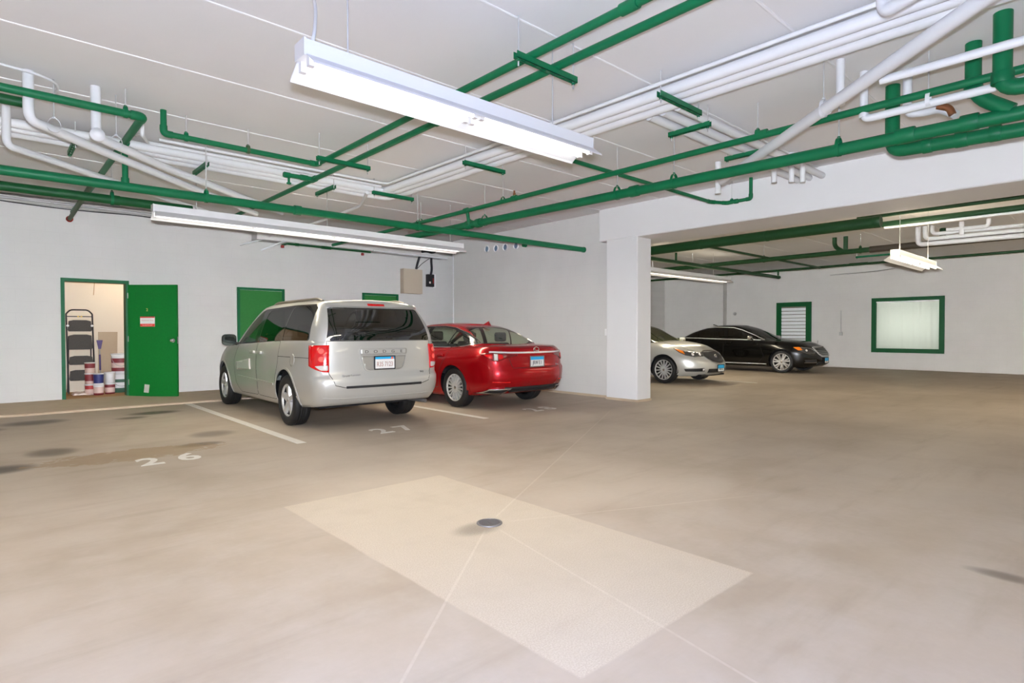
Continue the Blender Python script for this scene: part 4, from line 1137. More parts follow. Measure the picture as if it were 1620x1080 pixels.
class Car:
    def __init__(s, root, paint, cols, cabin, wb, wheel_r, arch_r, arch_z):
        s.root = root; s.paint = paint
        s.bm = grid_bm(cols); s.cb = grid_bm(cabin)
        s.L = s.bm.faces.layers.int.new('r'); s.CL = s.cb.faces.layers.int.new('r')
        vs = [v.co.copy() for v in s.bm.verts]; n = len(vs)
        s.bm.verts.index_update(); s.cb.verts.index_update()
        fs = [[v.index for v in f.verts] for f in s.bm.faces]
        s.bvh_low = BVHTree.FromPolygons(vs, fs)
        vs2 = [v.co.copy() for v in s.cb.verts]; fs2 = [[v.index for v in f.verts] for f in s.cb.faces]
        s.bvh = BVHTree.FromPolygons(vs+vs2, fs+[[i+n for i in f] for f in fs2])
        s.wb = wb; s.regs = {}; s.next = 1
        s.arch_r = arch_r; s.arch_z = arch_z; s.wr = wheel_r
    def ok_side(s, sg): return lambda f: f.calc_center_median().y*sg > .25 and f.normal.y*sg > .12
    def cut(s, bm, poly, k, name, mat=None, ok=None, offset=0.0, parent=None):
        L = s.L if bm is s.bm else s.CL
        pr = Proj(k); rid = s.next; s.next += 1
        if ok is None:
            ok = {'L': s.ok_side(1), 'R': s.ok_side(-1), 'B': lambda f: f.normal.x < -.2, 'F': lambda f: f.normal.x > .2, 'T': lambda f: f.normal.z > .35}[k]
        knife(bm, poly, pr, ok, L, rid)
        s.regs[rid] = (bm, name, mat, offset, parent)
        return rid
    def finish(s, low_name='body', cab_name='roof', keep=()):
        out = {}
        for bm, L, nm in ((s.bm, s.L, low_name), (s.cb, s.CL, cab_name)):
            bm.normal_update()
            out[nm] = mesh_from_faces(nm, [f for f in bm.faces if f[L] == 0], s.paint, s.root)
        for rid, (bm, name, mat, off, par) in s.regs.items():
            if name is None: continue
            L = s.L if bm is s.bm else s.CL
            fs = [f for f in bm.faces if f[L] == rid]
            if not fs: continue
            p = s.root
            if isinstance(par, int): p = out.get(par, s.root)
            elif par: p = out.get(par, s.root)
            out[rid] = mesh_from_faces(name, fs, mat or s.paint, p, off)
        s.bm.free(); s.cb.free()
        return out
    def arch_poly(s, xw):
        n = 26; r = s.arch_r; z = s.arch_z
        return [(xw+r*math.cos(-.55+(PI+1.1)*k/n), z+r*math.sin(-.55+(PI+1.1)*k/n)) for k in range(n+1)]+[(xw-r*.86, -.3), (xw+r*.86, -.3)]
    def arches(s):
        for xw in (s.wb/2, -s.wb/2):
            for k in ('L', 'R'):
                sg = 1 if k == 'L' else -1
                p = s.arch_poly(xw)
                s.cut(s.bm, p, k, None, ok=lambda f, sg=sg: f.calc_center_median().y*sg > .38)
    def arch_trim(s, ymax, lip=None):
        for xw in (s.wb/2, -s.wb/2):
            for sg in (1, -1):
                lm = MB(); n = 20; r = s.arch_r*1.015; V = []; F = []
                for k in range(n+1):
                    a = -.2+(PI+.4)*k/n
                    x, z = xw+r*math.cos(a), s.arch_z+r*math.sin(a)
                    V += [(x, sg*(ymax-.02), z), (x, sg*.42, z)]
                for k in range(n): F.append((2*k, 2*k+1, 2*k+3, 2*k+2))
                lm.add(V, F, True)
                c = [(xw+r*math.cos(-.2+(PI+.4)*k/n), sg*.42, s.arch_z+r*math.sin(-.2+(PI+.4)*k/n)) for k in range(n+1)]
                lm.add(c, [list(range(n+1))], False)
                lm.build('wheel_arch_liner', M['liner'], s.root)
        if lip:
            for xw in (s.wb/2, -s.wb/2):
                for fl in (False, True):
                    n = 26; pts = [(xw+(s.arch_r+.012)*math.cos(-.25+(PI+.5)*k/n), s.arch_z+(s.arch_r+.012)*math.sin(-.25+(PI+.5)*k/n)) for k in range(n+1)]
                    ribbon(s.bvh_low, pts, Proj('L'), .03, lip, s.paint, 'wheel_arch_lip', s.root, False, fl)
    def both(s, fn):
        for fl in (False, True): fn(fl)
    def seam(s, pts, k='L', closed=False, both=True, w=.007):
        mb = MB()
        for fl in ((False, True) if both else (False,)):
            ribbon(s.bvh, pts, Proj(k), w, .0012, None, None, None, closed, fl, mb=mb)
        return mb.build('panel_gap', M['seam'], s.root)

def seat(root, x, y, w, z0, top, mat, head=True, name='seat'):
    mb = MB(); mb.prism([(-.28, z0), (.26, z0), (.28, z0+.1), (-.2, z0+.13)], 'y', y-w/2, y+w/2)
    v = mb.v; mb.v = [(a+x, b, c) for a, b, c in v]
    o = mb.build(name, mat, root)
    m = o.modifiers.new('soft', 'BEVEL'); m.width = .03; m.segments = 2
    mb = MB(); mb.prism([(-.22, z0+.1), (-.10, z0+.1), (-.24, top), (-.33, top-.02)], 'y', y-w/2+.01, y+w/2-.01)
    mb.v = [(a+x, b, c) for a, b, c in mb.v]
    b = mb.build('seat_back', mat, o); m = b.modifiers.new('soft', 'BEVEL'); m.width = .04; m.segments = 3
    if head:
        for hy in ([y] if w < .8 else [y-w*.3, y+w*.3]):
            mb = MB(); mb.cbox((x-.30, hy, top+.10), (.09, .25, .17)); h = mb.build('headrest', mat, o)
            m = h.modifiers.new('soft', 'BEVEL'); m.width = .035; m.segments = 3
            mb = MB()
            for d in (-.05, .05): mb.tube([(x-.29, hy+d, top-.03), (x-.30, hy+d, top+.06)], .006, 6)
            mb.build('headrest_post', M['steel'], h)
    return o

def steering(root, x, y, z, mat):
    mb = MB(); R = Matrix.Translation((x, y, z)) @ Matrix.Rotation(-.45, 4, 'Y')
    pts = [R @ Vector((0, .185*math.cos(a), .185*math.sin(a))) for a in [2*PI*k/24 for k in range(24)]]
    mb.tube(pts, .014, 8, closed=True)
    mb.tube([R @ Vector((0, -.18, 0)), R @ Vector((0, .18, 0))], .018, 8); mb.tube([R @ Vector((0, 0, -.18)), R @ Vector((0, 0, 0))], .018, 8)
    return mb.build('steering_wheel', mat, root)

def mirror(root, x, y, z, mat, sg, w=.2, h=.15, d=.1, glassm=None):
    mb = MB()
    sec = []
    for k in range(9):
        t = k/8; s_ = math.sqrt(max(0.02, 1-(t*1.0)**2.6))
        sec.append((t, s_))
    n = 20; V = []; F = []
    for (t, s_) in sec:
        for k in range(n):
            a = 2*PI*k/n; c, q = math.cos(a), math.sin(a)
            yy = w/2*s_*math.copysign(abs(c)**.55, c); zz = h/2*s_*math.copysign(abs(q)**.55, q)
            V.append((x+t*d, y+sg*(w/2+.05)+yy, z+zz))
    for i in range(len(sec)-1):
        for k in range(n): F.append((i*n+k, i*n+(k+1) % n, (i+1)*n+(k+1) % n, (i+1)*n+k))
    F.append(tuple(range((len(sec)-1)*n, len(sec)*n))); mb.add(V, F, True)
    mb.add(V[:n], [tuple(range(n))], False)
    mb.tube([(x+d*.4, y-sg*.03, z-h*.38), (x+d*.4, y+sg*.1, z-h*.28)], .028, 10)
    o = mb.build('wing_mirror', mat, root)
    mb = MB(); V2 = [(x-.003, y+sg*(w/2+.05)+(a[1]-(y+sg*(w/2+.05)))*.88, z+(a[2]-z)*.88) for a in V[:n]]
    mb.add(V2, [tuple(range(n))], False); mb.build('mirror_glass', glassm or M['chrome'], o)
    return o

def on_body(bvh, k, u, v, xd, lift=.004):
    p, n = Proj(k).cast(bvh, u, v)
    x = Vector(xd); x = (x-n*x.dot(n)).normalized()
    return frame(p+n*lift, x, n.cross(x))

def plate(root, c, xd, yd, body, top, inkm, surround=None, sticker=False):
    """licence plate: blue band at the top, characters below"""
    Mx = frame(c, xd, yd)
    mb = MB(); mb.obox(Mx @ Matrix.Translation((0, 0, .004)), (.305, .155, .006)); o = mb.build('licence_plate', M['paper'], root)
    mb = MB()
    for (cx, cy, w, h) in ((0, .083, .325, .014), (0, -.083, .325, .014), (-.157, 0, .012, .17), (.157, 0, .012, .17)): mb.obox(Mx @ Matrix.Translation((cx, cy, .006)), (w, h, .014))
    mb.build('plate_frame', surround or M['black_matte'], o)
    mb = MB(); mb.obox(Mx @ Matrix.Translation((0, .0775-top/2, .0078)), (.30, top, .002)); mb.build('blue_band', M['blue_plate'], o)
    if sticker:
        mb = MB(); mb.obox(Mx @ Matrix.Translation((.115, .06, .0092)), (.034, .026, .002)); mb.build('sticker', simple('orange_sticker', lin(246, 110, 60), .5), o)
    if body: text_part('lettering', body, .088, Mx @ Matrix.Translation((0, -.022, .0085)), inkm, o, .002, .74)
    return o

# ------------------------------------------------------------------ silver minivan
def make_van():
    root = thing('minivan', 'silver minivan parked nose in, left of the red car', 'van', (4.0, 9.39, 0), math.radians(88.3))
    root.scale = (1, .94, 1)
    paint = simple('silver_paint', lin(198, 198, 193), .34, metal=.42, coat=.8, var=.015, scale=3, coat_rough=.05)
    ts = [0, .04, .1, .17, .25, .33, .40, .47, .54, .62, .70, .78, .86, .92, .96, 1.0]
    xr = [(0, -2.52), (.12, -2.60), (.30, -2.635), (.40, -2.63), (.47, -2.585), (.7, -2.575), (1, -2.555)]
    xf = [(0, 2.36), (.15, 2.46), (.35, 2.505), (.6, 2.48), (.85, 2.38), (1, 2.22)]
    w = [(0, .915), (.1, .955), (.25, .985), (.42, .99), (.6, .992), (.8, .985), (.93, .966), (1, .945)]
    zb = [(-2.65, .36), (-2.2, .31), (-1.2, .25), (1.2, .24), (2.1, .25), (2.5, .28)]
    zt = [(-2.65, 1.165), (-1.5, 1.155), (-.3, 1.115), (.6, 1.075), (1.2, 1.05), (1.7, .99), (2.2, .90), (2.5, .80)]
    def bulge(x, z):
        b = .0
        for xw in (1.54, -1.54): b += .022*math.exp(-((x-xw)/.5)**4)*math.exp(-((z-.62)/.24)**2)
        return b - .012*math.exp(-((z-.50)/.1)**2)*math.exp(-(x/1.0)**4)
    low = shell_grid(xr, xf, w, zb, zt, ts, 34, 8, 2.6, 2.3, lambda x: .03 if x > 1.0 else 0.0, bulge, 84)
    ts2 = [0, .06, .13, .2, .3, .4, .5, .6, .7, .8, .88, .94, .98, 1.0]
    cab = shell_grid([(0, -2.552), (.25, -2.53), (.6, -2.44), (.85, -2.345), (.95, -2.30), (1, -2.25)], [(0, 1.52), (.5, .88), (.85, .42), (1, .16)],
                     [(0, .942), (.3, .905), (.6, .845), (.85, .775), (.94, .735), (1, .66)],
                     [(-2.6, 1.15), (-1.5, 1.14), (-.3, 1.10), (.6, 1.06), (1.6, 1.02)], [(-2.6, 1.66), (-1.8, 1.69), (-.8, 1.70), (0, 1.69), (.5, 1.66), (1.5, 1.6)],
                     ts2, 30, 9, 2.6, 2.6, lambda x: .03, None, 84, xc=-.6, bottom=False)
    car = Car(root, paint, low, cab, 3.078, .345, .41, .36)
    car.arches()
    g_dark = glass('privacy_glass', (.10, .105, .10, 1), .10); g_clear = glass('clear_green_glass', (.62, .70, .62, 1), .08)
    # side windows: black surround, then the panes
    win = {'front': [(.78, 1.10), (.62, 1.19), (.18, 1.48), (-.02, 1.575), (-.17, 1.60), (-.07, 1.125)],
           'mid': [(-.24, 1.128), (-.37, 1.605), (-1.30, 1.625), (-1.22, 1.155)],
           'rear': [(-1.27, 1.158), (-1.35, 1.625), (-2.02, 1.62), (-2.13, 1.57), (-2.21, 1.19), (-2.17, 1.17)]}
    band = [(.86, 1.075), (.66, 1.19), (.2, 1.50), (0, 1.595), (-.15, 1.625), (-1.3, 1.648), (-2.06, 1.64), (-2.17, 1.585), (-2.25, 1.18), (-2.19, 1.148), (-1.2, 1.135), (-.1, 1.105)]
    for k in ('L', 'R'):
        car.cut(car.cb, band, k, 'window_surround', M['black_gloss'])
        for nm, p in win.items():
            car.cut(car.cb, rnd(p, .05), k, 'side_window', g_clear if nm == 'front' else g_dark, offset=-.004)
    ws = [(-.70, 1.08), (-.55, 1.62), (0, 1.64), (.55, 1.62), (.70, 1.08)]
    car.cut(car.cb, rnd(ws, .06), 'F', 'windscreen', g_clear, ok=lambda f: f.normal.x > .15 and f.calc_center_median().x > 0)
    rw = [(-.80, 1.175), (-.70, 1.575), (-.64, 1.60), (.64, 1.60), (.70, 1.575), (.80, 1.175), (.77, 1.16), (-.77, 1.16)]
    car.cut(car.cb, rw, 'B', 'rear_window', glass('rear_privacy_glass', (.07, .072, .068, 1), .14), ok=lambda f: f.normal.x < -.35 and f.calc_center_median().x < -2)
    # doors and gate as panels of their own
    fd = [(.70, 1.09), (-.25, 1.12), (-.28, .32), (.60, .30), (.82, .46), (.88, .8)]
    sd = [(-.28, 1.12), (-1.26, 1.15), (-1.24, .80), (-1.14, .62), (-1.10, .32), (-.30, .32)]
    gate = [(-.80, 1.158), (.80, 1.158), (.79, .76), (.72, .60), (.60, .57), (-.60, .57), (-.72, .60), (-.79, .76)]
    bump = [(-1.1, .70), (-.80, .70), (-.745, .60), (-.62, .555), (.62, .555), (.745, .60), (.80, .70), (1.1, .70), (1.1, .2), (-1.1, .2)]
    for k in ('L', 'R'):
        car.cut(car.bm, rnd(fd, .06), k, 'front_door'); car.cut(car.bm, rnd(sd, .06), k, 'sliding_door')
    car.cut(car.bm, bump, 'B', 'rear_bumper', ok=lambda f: f.calc_center_median().x < -2.0 and abs(f.calc_center_median().z) > .3 and f.normal.z > -.9)
    car.cut(car.bm, gate, 'B', 'liftgate', ok=lambda f: f.normal.x < -.4 and f.calc_center_median().x < -2.3)
    car.cut(car.bm, [(1.25, -.72), (1.25, .72), (2.2, .62), (2.3, .4), (2.3, -.4), (2.2, -.62)], 'T', 'bonnet', ok=lambda f: f.normal.z > .35 and f.calc_center_median().x > 1.0)
    out = car.finish('body', 'roof')
    bv = car.bvh
    car.arch_trim(.96, .007)
    car.seam(rnd(fd, .06), closed=True); car.seam(rnd(sd, .06), closed=True)
    car.seam(gate, 'B', True, False, .008)
    car.seam([(-1.24, .935), (-2.45, .945)], 'L')                    # sliding door track
    ribbon(bv, [(-1.05, .535), (.66, .555)], Proj('L'), .03, .012, paint, 'side_moulding', root); ribbon(bv, [(-1.05, .535), (.66, .555)], Proj('L'), .03, .012, paint, 'side_moulding', root, flip=True)
    for fl in (False, True):
        for hx in (-.10, -.43):
            patch(bv, rnd([(hx-.1, .945), (hx+.1, .94), (hx+.1, .985), (hx-.1, .99)], .02), Proj('L'), .03, paint, 'door_handle', root, .02, flip=fl)
        patch(bv, [(-1.80+.08*math.cos(a), .90+.085*math.sin(a)) for a in [2*PI*k/18 for k in range(18)]], Proj('L'), .003, paint, 'fuel_door', root, flip=fl) if not fl else None
    # tail lamps wrap the corner
    pr = Proj(150)
    for fl in (False, True):
        def uvp(x, y, z): return (Vector((x, y, z)).dot(pr.u), z)
        # measured outline: outer edge on the flank, inner edge on the gate
        o1, i1 = uvp(-2.36, .985, 0)[0], uvp(-2.55, .80, 0)[0]
        lo, hi = min(o1, i1), max(o1, i1)
        poly = [(i1, 1.105), (o1, 1.10), (o1, .845), (o1+(i1-o1)*.35, .80), (o1+(i1-o1)*.7, .77), (i1, .765)]
        tl = patch(bv, poly, pr, .014, M['lens_red'], 'tail_lamp', root, .03, flip=fl)
        c0 = o1+(i1-o1)*.62
        patch(bv, rnd([(o1+(i1-o1)*.3, .845), (i1+(o1-i1)*.05, .855), (i1+(o1-i1)*.05, .785), (o1+(i1-o1)*.6, .79)], .02), pr, .018, M['lens_clear'], 'reverse_lens', tl, .02, flip=fl)
        for zz in (1.03, .93):
            patch(bv, [(c0+.035*math.cos(a), zz+.035*math.sin(a)) for a in [2*PI*k/16 for k in range(16)]], pr, .019, simple('bright_red_bulb', lin(255, 80, 74), .1, coat=.8, emit=(1, .15, .12, 1), emit_s=.25) if 'bulb' not in M else M['bulb'], 'bulb', tl, .02, flip=fl)
    # roof spoiler, brake lamp, wiper
    ribbon(bv, [(-.70, 1.612), (.70, 1.612)], Proj('B'), .05, .03, paint, 'roof_spoiler', root)
    patch(bv, [(-.13, 1.603), (.13, 1.603), (.13, 1.628), (-.13, 1.628)], Proj('B'), .036, M['lens_red'], 'high_brake_lamp', root, .03)
    ribbon(bv, [(-.06, 1.20), (-.40, 1.225), (-.45, 1.225)], Proj('B'), .016, .014, M['black_matte'], 'rear_wiper', root)
    # name bar over the plate, and the plate recess
    patch(bv, rnd([(-.36, 1.055), (.36, 1.055), (.36, .975), (-.36, .975)], .02), Proj('B'), .016, paint, 'name_bar', root)
    rec = rnd([(-.355, .965), (.355, .965), (.30, .79), (.24, .765), (-.24, .765), (-.30, .79)], .03)
    patch(bv, rec, Proj('B'), .002, simple('recess_silver', lin(176, 174, 166), .4, metal=.5, coat=.4), 'plate_recess', root)
    ribbon(bv, rec, Proj('B'), .014, .012, paint, 'recess_rim', root, True)
    xg = Proj('B').cast(bv, 0, .87)[0].x
    plate(root, (xg-.012, 0, .868), (0, -1, 0), (0, 0, 1), 'R35 7123', .03, M['ink_red'], M['black_matte'], True)
    xb = Proj('B').cast(bv, 0, 1.015)[0].x-.018
    for k, ch in enumerate('DODGE'):
        text_part('letter', ch, .052, frame((xb, .27-.135*k, 1.014), (0, -1, 0), (0, 0, 1)), simple('badge_grey', lin(96, 94, 90), .3, metal=.6) if 'badge' not in M else M['badge'], root, .004, 1.5)
    xb = Proj('B').cast(bv, .6, .71)[0].x-.008
    text_part('badge', 'Grand Caravan', .042, on_body(bv, 'B', .50, .715, (0, -1, 0)), M['chrome'], root, .004)
    xb = Proj('B').cast(bv, -.66, .72)[0].x-.008
    text_part('badge', 'SXT', .04, on_body(bv, 'B', -.62, .72, (0, -1, 0)), M['badge'], root, .004)
    ribbon(bv, [(-.58, .572), (.58, .572)], Proj('B'), .03, .012, M['black_matte'], 'bumper_step_pad', root)
    ribbon(bv, [(-.86, .44), (-.6, .425), (.6, .425), (.86, .44)], Proj('B'), .016, .006, paint, 'bumper_crease', root)
    # roof rack
    for sg in (1, -1):
        mb = MB(); pts = [(-.10, sg*.625, 1.685), (-.28, sg*.63, 1.722), (-1.85, sg*.645, 1.722), (-2.05, sg*.65, 1.68)]
        mb.tube(fillet(pts, .12), .019, 10); mb.build('roof_rail', M['seam'] if False else simple('rail_grey', lin(120, 112, 102), .4, metal=.4) if 'rail' not in M else M['rail'], root)
    for sg in (1, -1): mirror(root, .80, sg*.92, 1.145, M['black_gloss'] if sg > 0 else paint, sg, .24, .19, .12, M['mirror'])
    for xw in (1.539, -1.539):
        for sg in (1, -1): wheel(root, xw, sg*.865, .345, .222, .245, 5, 'five', sg)
    # underside, exhaust, headlamps, grille
    mb = MB(); mb.box(-2.15, 2.2, -.76, .76, .27, .32); mb.build('underbody', M['liner'], root)
    mb = MB(); mb.tube(fillet([(-1.6, -.62, .31), (-2.3, -.66, .31), (-2.52, -.72, .30)], .1), .026, 12); mb.build('tailpipe', M['steel'], root)
    for fl in (False, True): patch(bv, [(.52, .78), (.86, .86), (.88, .70), (.55, .66)], Proj(28), .012, M['lens_clear'], 'headlamp', root, .04, flip=fl)
    patch(bv, [(-.45, .60), (.45, .60), (.42, .80), (-.42, .80)], Proj('F'), .01, M['grille'], 'grille', root, .05)
    # cabin
    for yy in (.42, -.42): seat(root, .25, yy, .52, .65, 1.18, M['seat_dark'])
    for yy in (.45, -.45): seat(root, -.65, yy, .5, .65, 1.18, M['seat_dark'])
    seat(root, -1.55, 0, 1.2, .65, 1.17, M['seat_dark'])
    mb = MB(); mb.prism([(.85, .75), (1.5, .75), (1.45, 1.03), (1.0, 1.08), (.85, 1.0)], 'y', -.85, .85); mb.build('dashboard', M['black_matte'], root)
    steering(root, .72, .42, 1.06, M['black_matte'])
    return root
M['bulb'] = simple('bright_red_bulb', lin(250, 90, 80), .1, coat=.8, emit=(1, .12, .1, 1), emit_s=.2)
M['badge'] = simple('badge_grey', lin(92, 92, 88), .3, metal=.6)
M['rail'] = simple('rail_grey', lin(112, 104, 94), .4, metal=.4)
M['mirror'] = simple('mirror_glass', lin(84, 92, 88), .05, metal=.9, var=.02)

# ------------------------------------------------------------------ sedans share a builder
def sedan(root, paint, P):
    ts = [0, .05, .11, .18, .26, .34, .42, .50, .58, .66, .74, .81, .87, .92, .96, 1.0]
    low = shell_grid(P['xr'], P['xf'], P['w'], P['zb'], P['zt'], ts, P['nr'], P['nf'], P['mr'], P['mf'], P['crown'], P.get('bulge'), 84)
    ts2 = [0, .06, .13, .2, .3, .4, .5, .6, .7, .8, .87, .93, .97, 1.0]
    cab = shell_grid(P['cxr'], P['cxf'], P['cw'], P['czb'], P['czt'], ts2, P.get('cnr', 7), P.get('cnf', 7), 2.5, 2.6, P.get('ccrown', lambda x: .03), None, 84, xc=P.get('cxc', -.4), bottom=False)
    car = Car(root, paint, low, cab, P['wb'], P['R'], P['arch'], P['R']+.012)
    car.arches()
    for k in ('L', 'R'):
        car.cut(car.cb, P['band'], k, 'window_surround', M['black_gloss'], ok=lambda f, sg=(1 if k == 'L' else -1): f.calc_center_median().y*sg > .25 and f.normal.y*sg > .3)
        for p in P['wins']:
            car.cut(car.cb, rnd(p, .035), k, 'side_window', P['glass'], offset=-.004, ok=lambda f, sg=(1 if k == 'L' else -1): f.calc_center_median().y*sg > .25 and f.normal.y*sg > .3)
    car.cut(car.cb, P['ws'], 'F', 'windscreen', P['glass_f'], ok=lambda f: f.normal.x > .12 and f.calc_center_median().x > P['wsx'] and abs(f.normal.y) < .62)
    car.cut(car.cb, P['rw'], 'B', 'rear_window', P['glass_r'], ok=lambda f: f.normal.x < -.12 and f.calc_center_median().x < P['rwx'] and abs(f.normal.y) < .62)
    for k in ('L', 'R'):
        car.cut(car.bm, rnd(P['fd'], .05), k, 'front_door'); car.cut(car.bm, rnd(P['rd'], .05), k, 'rear_door')
    car.cut(car.bm, P['rbump'], 'B', 'rear_bumper', ok=lambda f: f.calc_center_median().x < P['xr'][0][1]+.62 and f.normal.z > -.9)
    car.cut(car.bm, P['fbump'], 'F', 'front_bumper', ok=lambda f: f.calc_center_median().x > P['xf'][0][1]-.5 and f.normal.z > -.9)
    car.cut(car.bm, P['hood'], 'T', 'bonnet', ok=lambda f: f.normal.z > .3 and f.calc_center_median().x > .8)
    car.cut(car.bm, P['trunk'], 'B', 'boot_lid', ok=lambda f: f.normal.x < -.3 and f.calc_center_median().x < -2)
    car.finish('body', 'roof')
    car.arch_trim(P['w'][2][1]-.03, P.get('lip', .004))
    car.seam(rnd(P['fd'], .05), closed=True); car.seam(rnd(P['rd'], .05), closed=True)
    car.seam(P['trunk'], 'B', True, False, .008)
    hd = P['hood']; ribbon(car.bvh_low, hd, Proj('T'), .007, .0012, M['seam'], 'panel_gap', root, True)
    for fl in (False, True):
        ribbon(car.bvh, rnd(P['band'], .03), Proj('L'), P.get('trimw', .016), .008, P.get('trim', M['chrome']), 'window_trim', root, True, fl)
        for hx in P['handles']: patch(car.bvh, rnd([(hx-.1, P['hz']), (hx+.1, P['hz']-.008), (hx+.1, P['hz']+.026), (hx-.1, P['hz']+.034)], .012), Proj('L'), .028, P.get('handle', paint), 'door_handle', root, .025, flip=fl)
    for xw in (P['wb']/2, -P['wb']/2):
        for sg in (1, -1): wheel(root, xw, sg*P['track'], P['R'], P['rr'], .225, P['spokes'], P['style'], sg)
    mb = MB(); mb.box(P['xr'][0][1]+.5, P['xf'][0][1]-.3, -.70, .70, .21, .27); mb.build('underbody', M['liner'], root)
    for sg in (1, -1): mirror(root, P['mx'], sg*P['my'], P['mz'], P.get('mirror_m', paint), sg, .21, .135, .11, M['mirror'])
    sm = P['seat']
    for yy in (.38, -.38): seat(root, P['sx'], yy, .5, .52, P['st'], sm)
    seat(root, P['sx']-.98, 0, 1.2, .52, P['st']-.02, sm)
    mb = MB(); mb.prism([(.62, .6), (1.1, .6), (1.05, P['dash']), (.72, P['dash']+.03), (.6, P['dash']-.06)], 'y', -.72, .72); mb.build('dashboard', M['black_matte'], root)
    steering(root, .50, .38, P['dash']-.0, M['black_matte'])
    return car

def make_red():
    root = thing('sedan', 'glossy red sedan parked nose in beside the partition wall', 'car', (6.77, 9.315, 0), math.radians(90))
    paint = simple('candy_red_paint', (.34, .001, .005, 1), .24, metal=.4, spec=.15, coat=.5, var=.03, scale=3, coat_rough=.03)
    g = glass('green_tint_glass', (.88, .94, .84, 1), .06)
    def bulge(x, z):
        b = .028*math.exp(-((x+1.45)/.55)**4)*math.exp(-((z-.80)/.16)**2)
        for xw in (1.435, -1.435): b += .014*math.exp(-((x-xw)/.46)**4)*math.exp(-((z-.55)/.2)**2)
        return b-.016*math.exp(-((z-.45)/.1)**2)*math.exp(-((x-.1)/.9)**4)
    P = dict(wb=2.87, R=.333, rr=.232, arch=.375, track=.80, nr=13, nf=7, mr=2.6, mf=2.3, bulge=bulge,
        xr=[(0, -2.40), (.12, -2.49), (.30, -2.55), (.5, -2.535), (.62, -2.50), (.80, -2.50), (.93, -2.49), (1, -2.45)],
        xf=[(0, 2.28), (.15, 2.39), (.4, 2.425), (.7, 2.38), (.9, 2.26), (1, 2.1)],
        w=[(0, .84), (.1, .885), (.25, .915), (.45, .925), (.65, .93), (.8, .915), (.9, .875), (.96, .83), (1, .77)],
        zb=[(-2.55, .30), (-2.1, .25), (-1.0, .17), (1.0, .17), (2.0, .18), (2.4, .22)],
        zt=[(-2.55, 1.015), (-2.40, 1.035), (-2.1, 1.045), (-1.6, 1.03), (-1.0, 1.0), (0, .975), (.9, .965), (1.5, .92), (2.0, .83), (2.4, .70)],
        crown=lambda x: .035 if x > .8 else .015,
        cxr=[(0, -2.12), (.3, -1.90), (.6, -1.62), (.85, -1.32), (.95, -1.12), (1, -.95)], cxf=[(0, 1.18), (.5, .70), (.85, .34), (1, .05)],
        cw=[(0, .775), (.25, .735), (.6, .655), (.85, .575), (.94, .53), (1, .45)],
        czb=[(-2.2, 1.0), (-1.6, 1.0), (-1, .98), (0, .95), (1.2, .93)], czt=[(-2.2, 1.36), (-1.5, 1.385), (-1.0, 1.40), (-.4, 1.415), (.2, 1.40), (1.2, 1.34)], cxc=-.45, cnr=8, cnf=8,
        band=[(.90, .985), (.55, 1.15), (.15, 1.30), (-.2, 1.372), (-.7, 1.380), (-1.05, 1.345), (-1.40, 1.25), (-1.70, 1.135), (-1.82, 1.075), (-1.55, 1.035), (-1.35, 1.01), (-.6, 1.0)],
        wins=[[(.74, 1.02), (.5, 1.13), (.12, 1.275), (-.2, 1.348), (-.28, 1.352), (-.22, 1.015)], [(-.34, 1.018), (-.40, 1.355), (-.7, 1.355), (-1.03, 1.32), (-1.12, 1.29), (-1.02, 1.03)], [(-1.06, 1.032), (-1.15, 1.28), (-1.36, 1.235), (-1.58, 1.15), (-1.62, 1.11), (-1.5, 1.06), (-1.3, 1.035)]],
        glass=g, glass_f=g, glass_r=glass('rear_green_glass', (.86, .92, .80, 1), .06),
        ws=[(-.66, .99), (-.52, 1.36), (0, 1.39), (.52, 1.36), (.66, .99)], wsx=.02, rw=[(-.66, 1.075), (-.60, 1.13), (-.47, 1.345), (-.3, 1.365), (.3, 1.365), (.47, 1.345), (.60, 1.13), (.66, 1.075), (0, 1.06)], rwx=-1.0,
        fd=[(.80, .97), (-.26, .99), (-.28, .30), (.72, .29), (.92, .5)], rd=[(-.28, .99), (-1.22, 1.01), (-1.25, .86), (-1.05, .62), (-.98, .31), (-.30, .30)],
        rbump=[(-1.0, .80), (-.74, .79), (-.62, .665), (.62, .665), (.74, .79), (1.0, .80), (1.0, .1), (-1.0, .1)], fbump=[(-1.0, .62), (1.0, .62), (1.0, .1), (-1.0, .1)],
        hood=[(1.12, -.66), (1.12, .66), (1.9, .58), (2.1, .42), (2.15, 0), (2.1, -.42), (1.9, -.58)], trunk=[(-.66, 1.02), (.66, 1.02), (.66, .93), (.56, .85), (.50, .69), (-.50, .69), (-.56, .85), (-.66, .93)],
        handles=(-.12, -1.08), hz=.85, spokes=17, style='multi', mx=.62, my=.86, mz=1.02, seat=M['seat_dark'], sx=.1, st=1.10, dash=.99)
    car = sedan(root, paint, P)
    bv = car.bvh
    # chrome sweep and slim lamps
    ribbon(bv, [(-.80, .945), (-.5, .935), (0, .932), (.5, .935), (.80, .945)], Proj('B'), .026, .014, M['bright_trim'], 'boot_chrome_strip', root)
    pr = Proj(160)
    def U(x, y): return Vector((x, y, 0)).dot(pr.u)
    a, b = U(-2.14, .90), U(-2.515, .42)       # outer tip, inner end
    L = lambda t: a+(b-a)*t
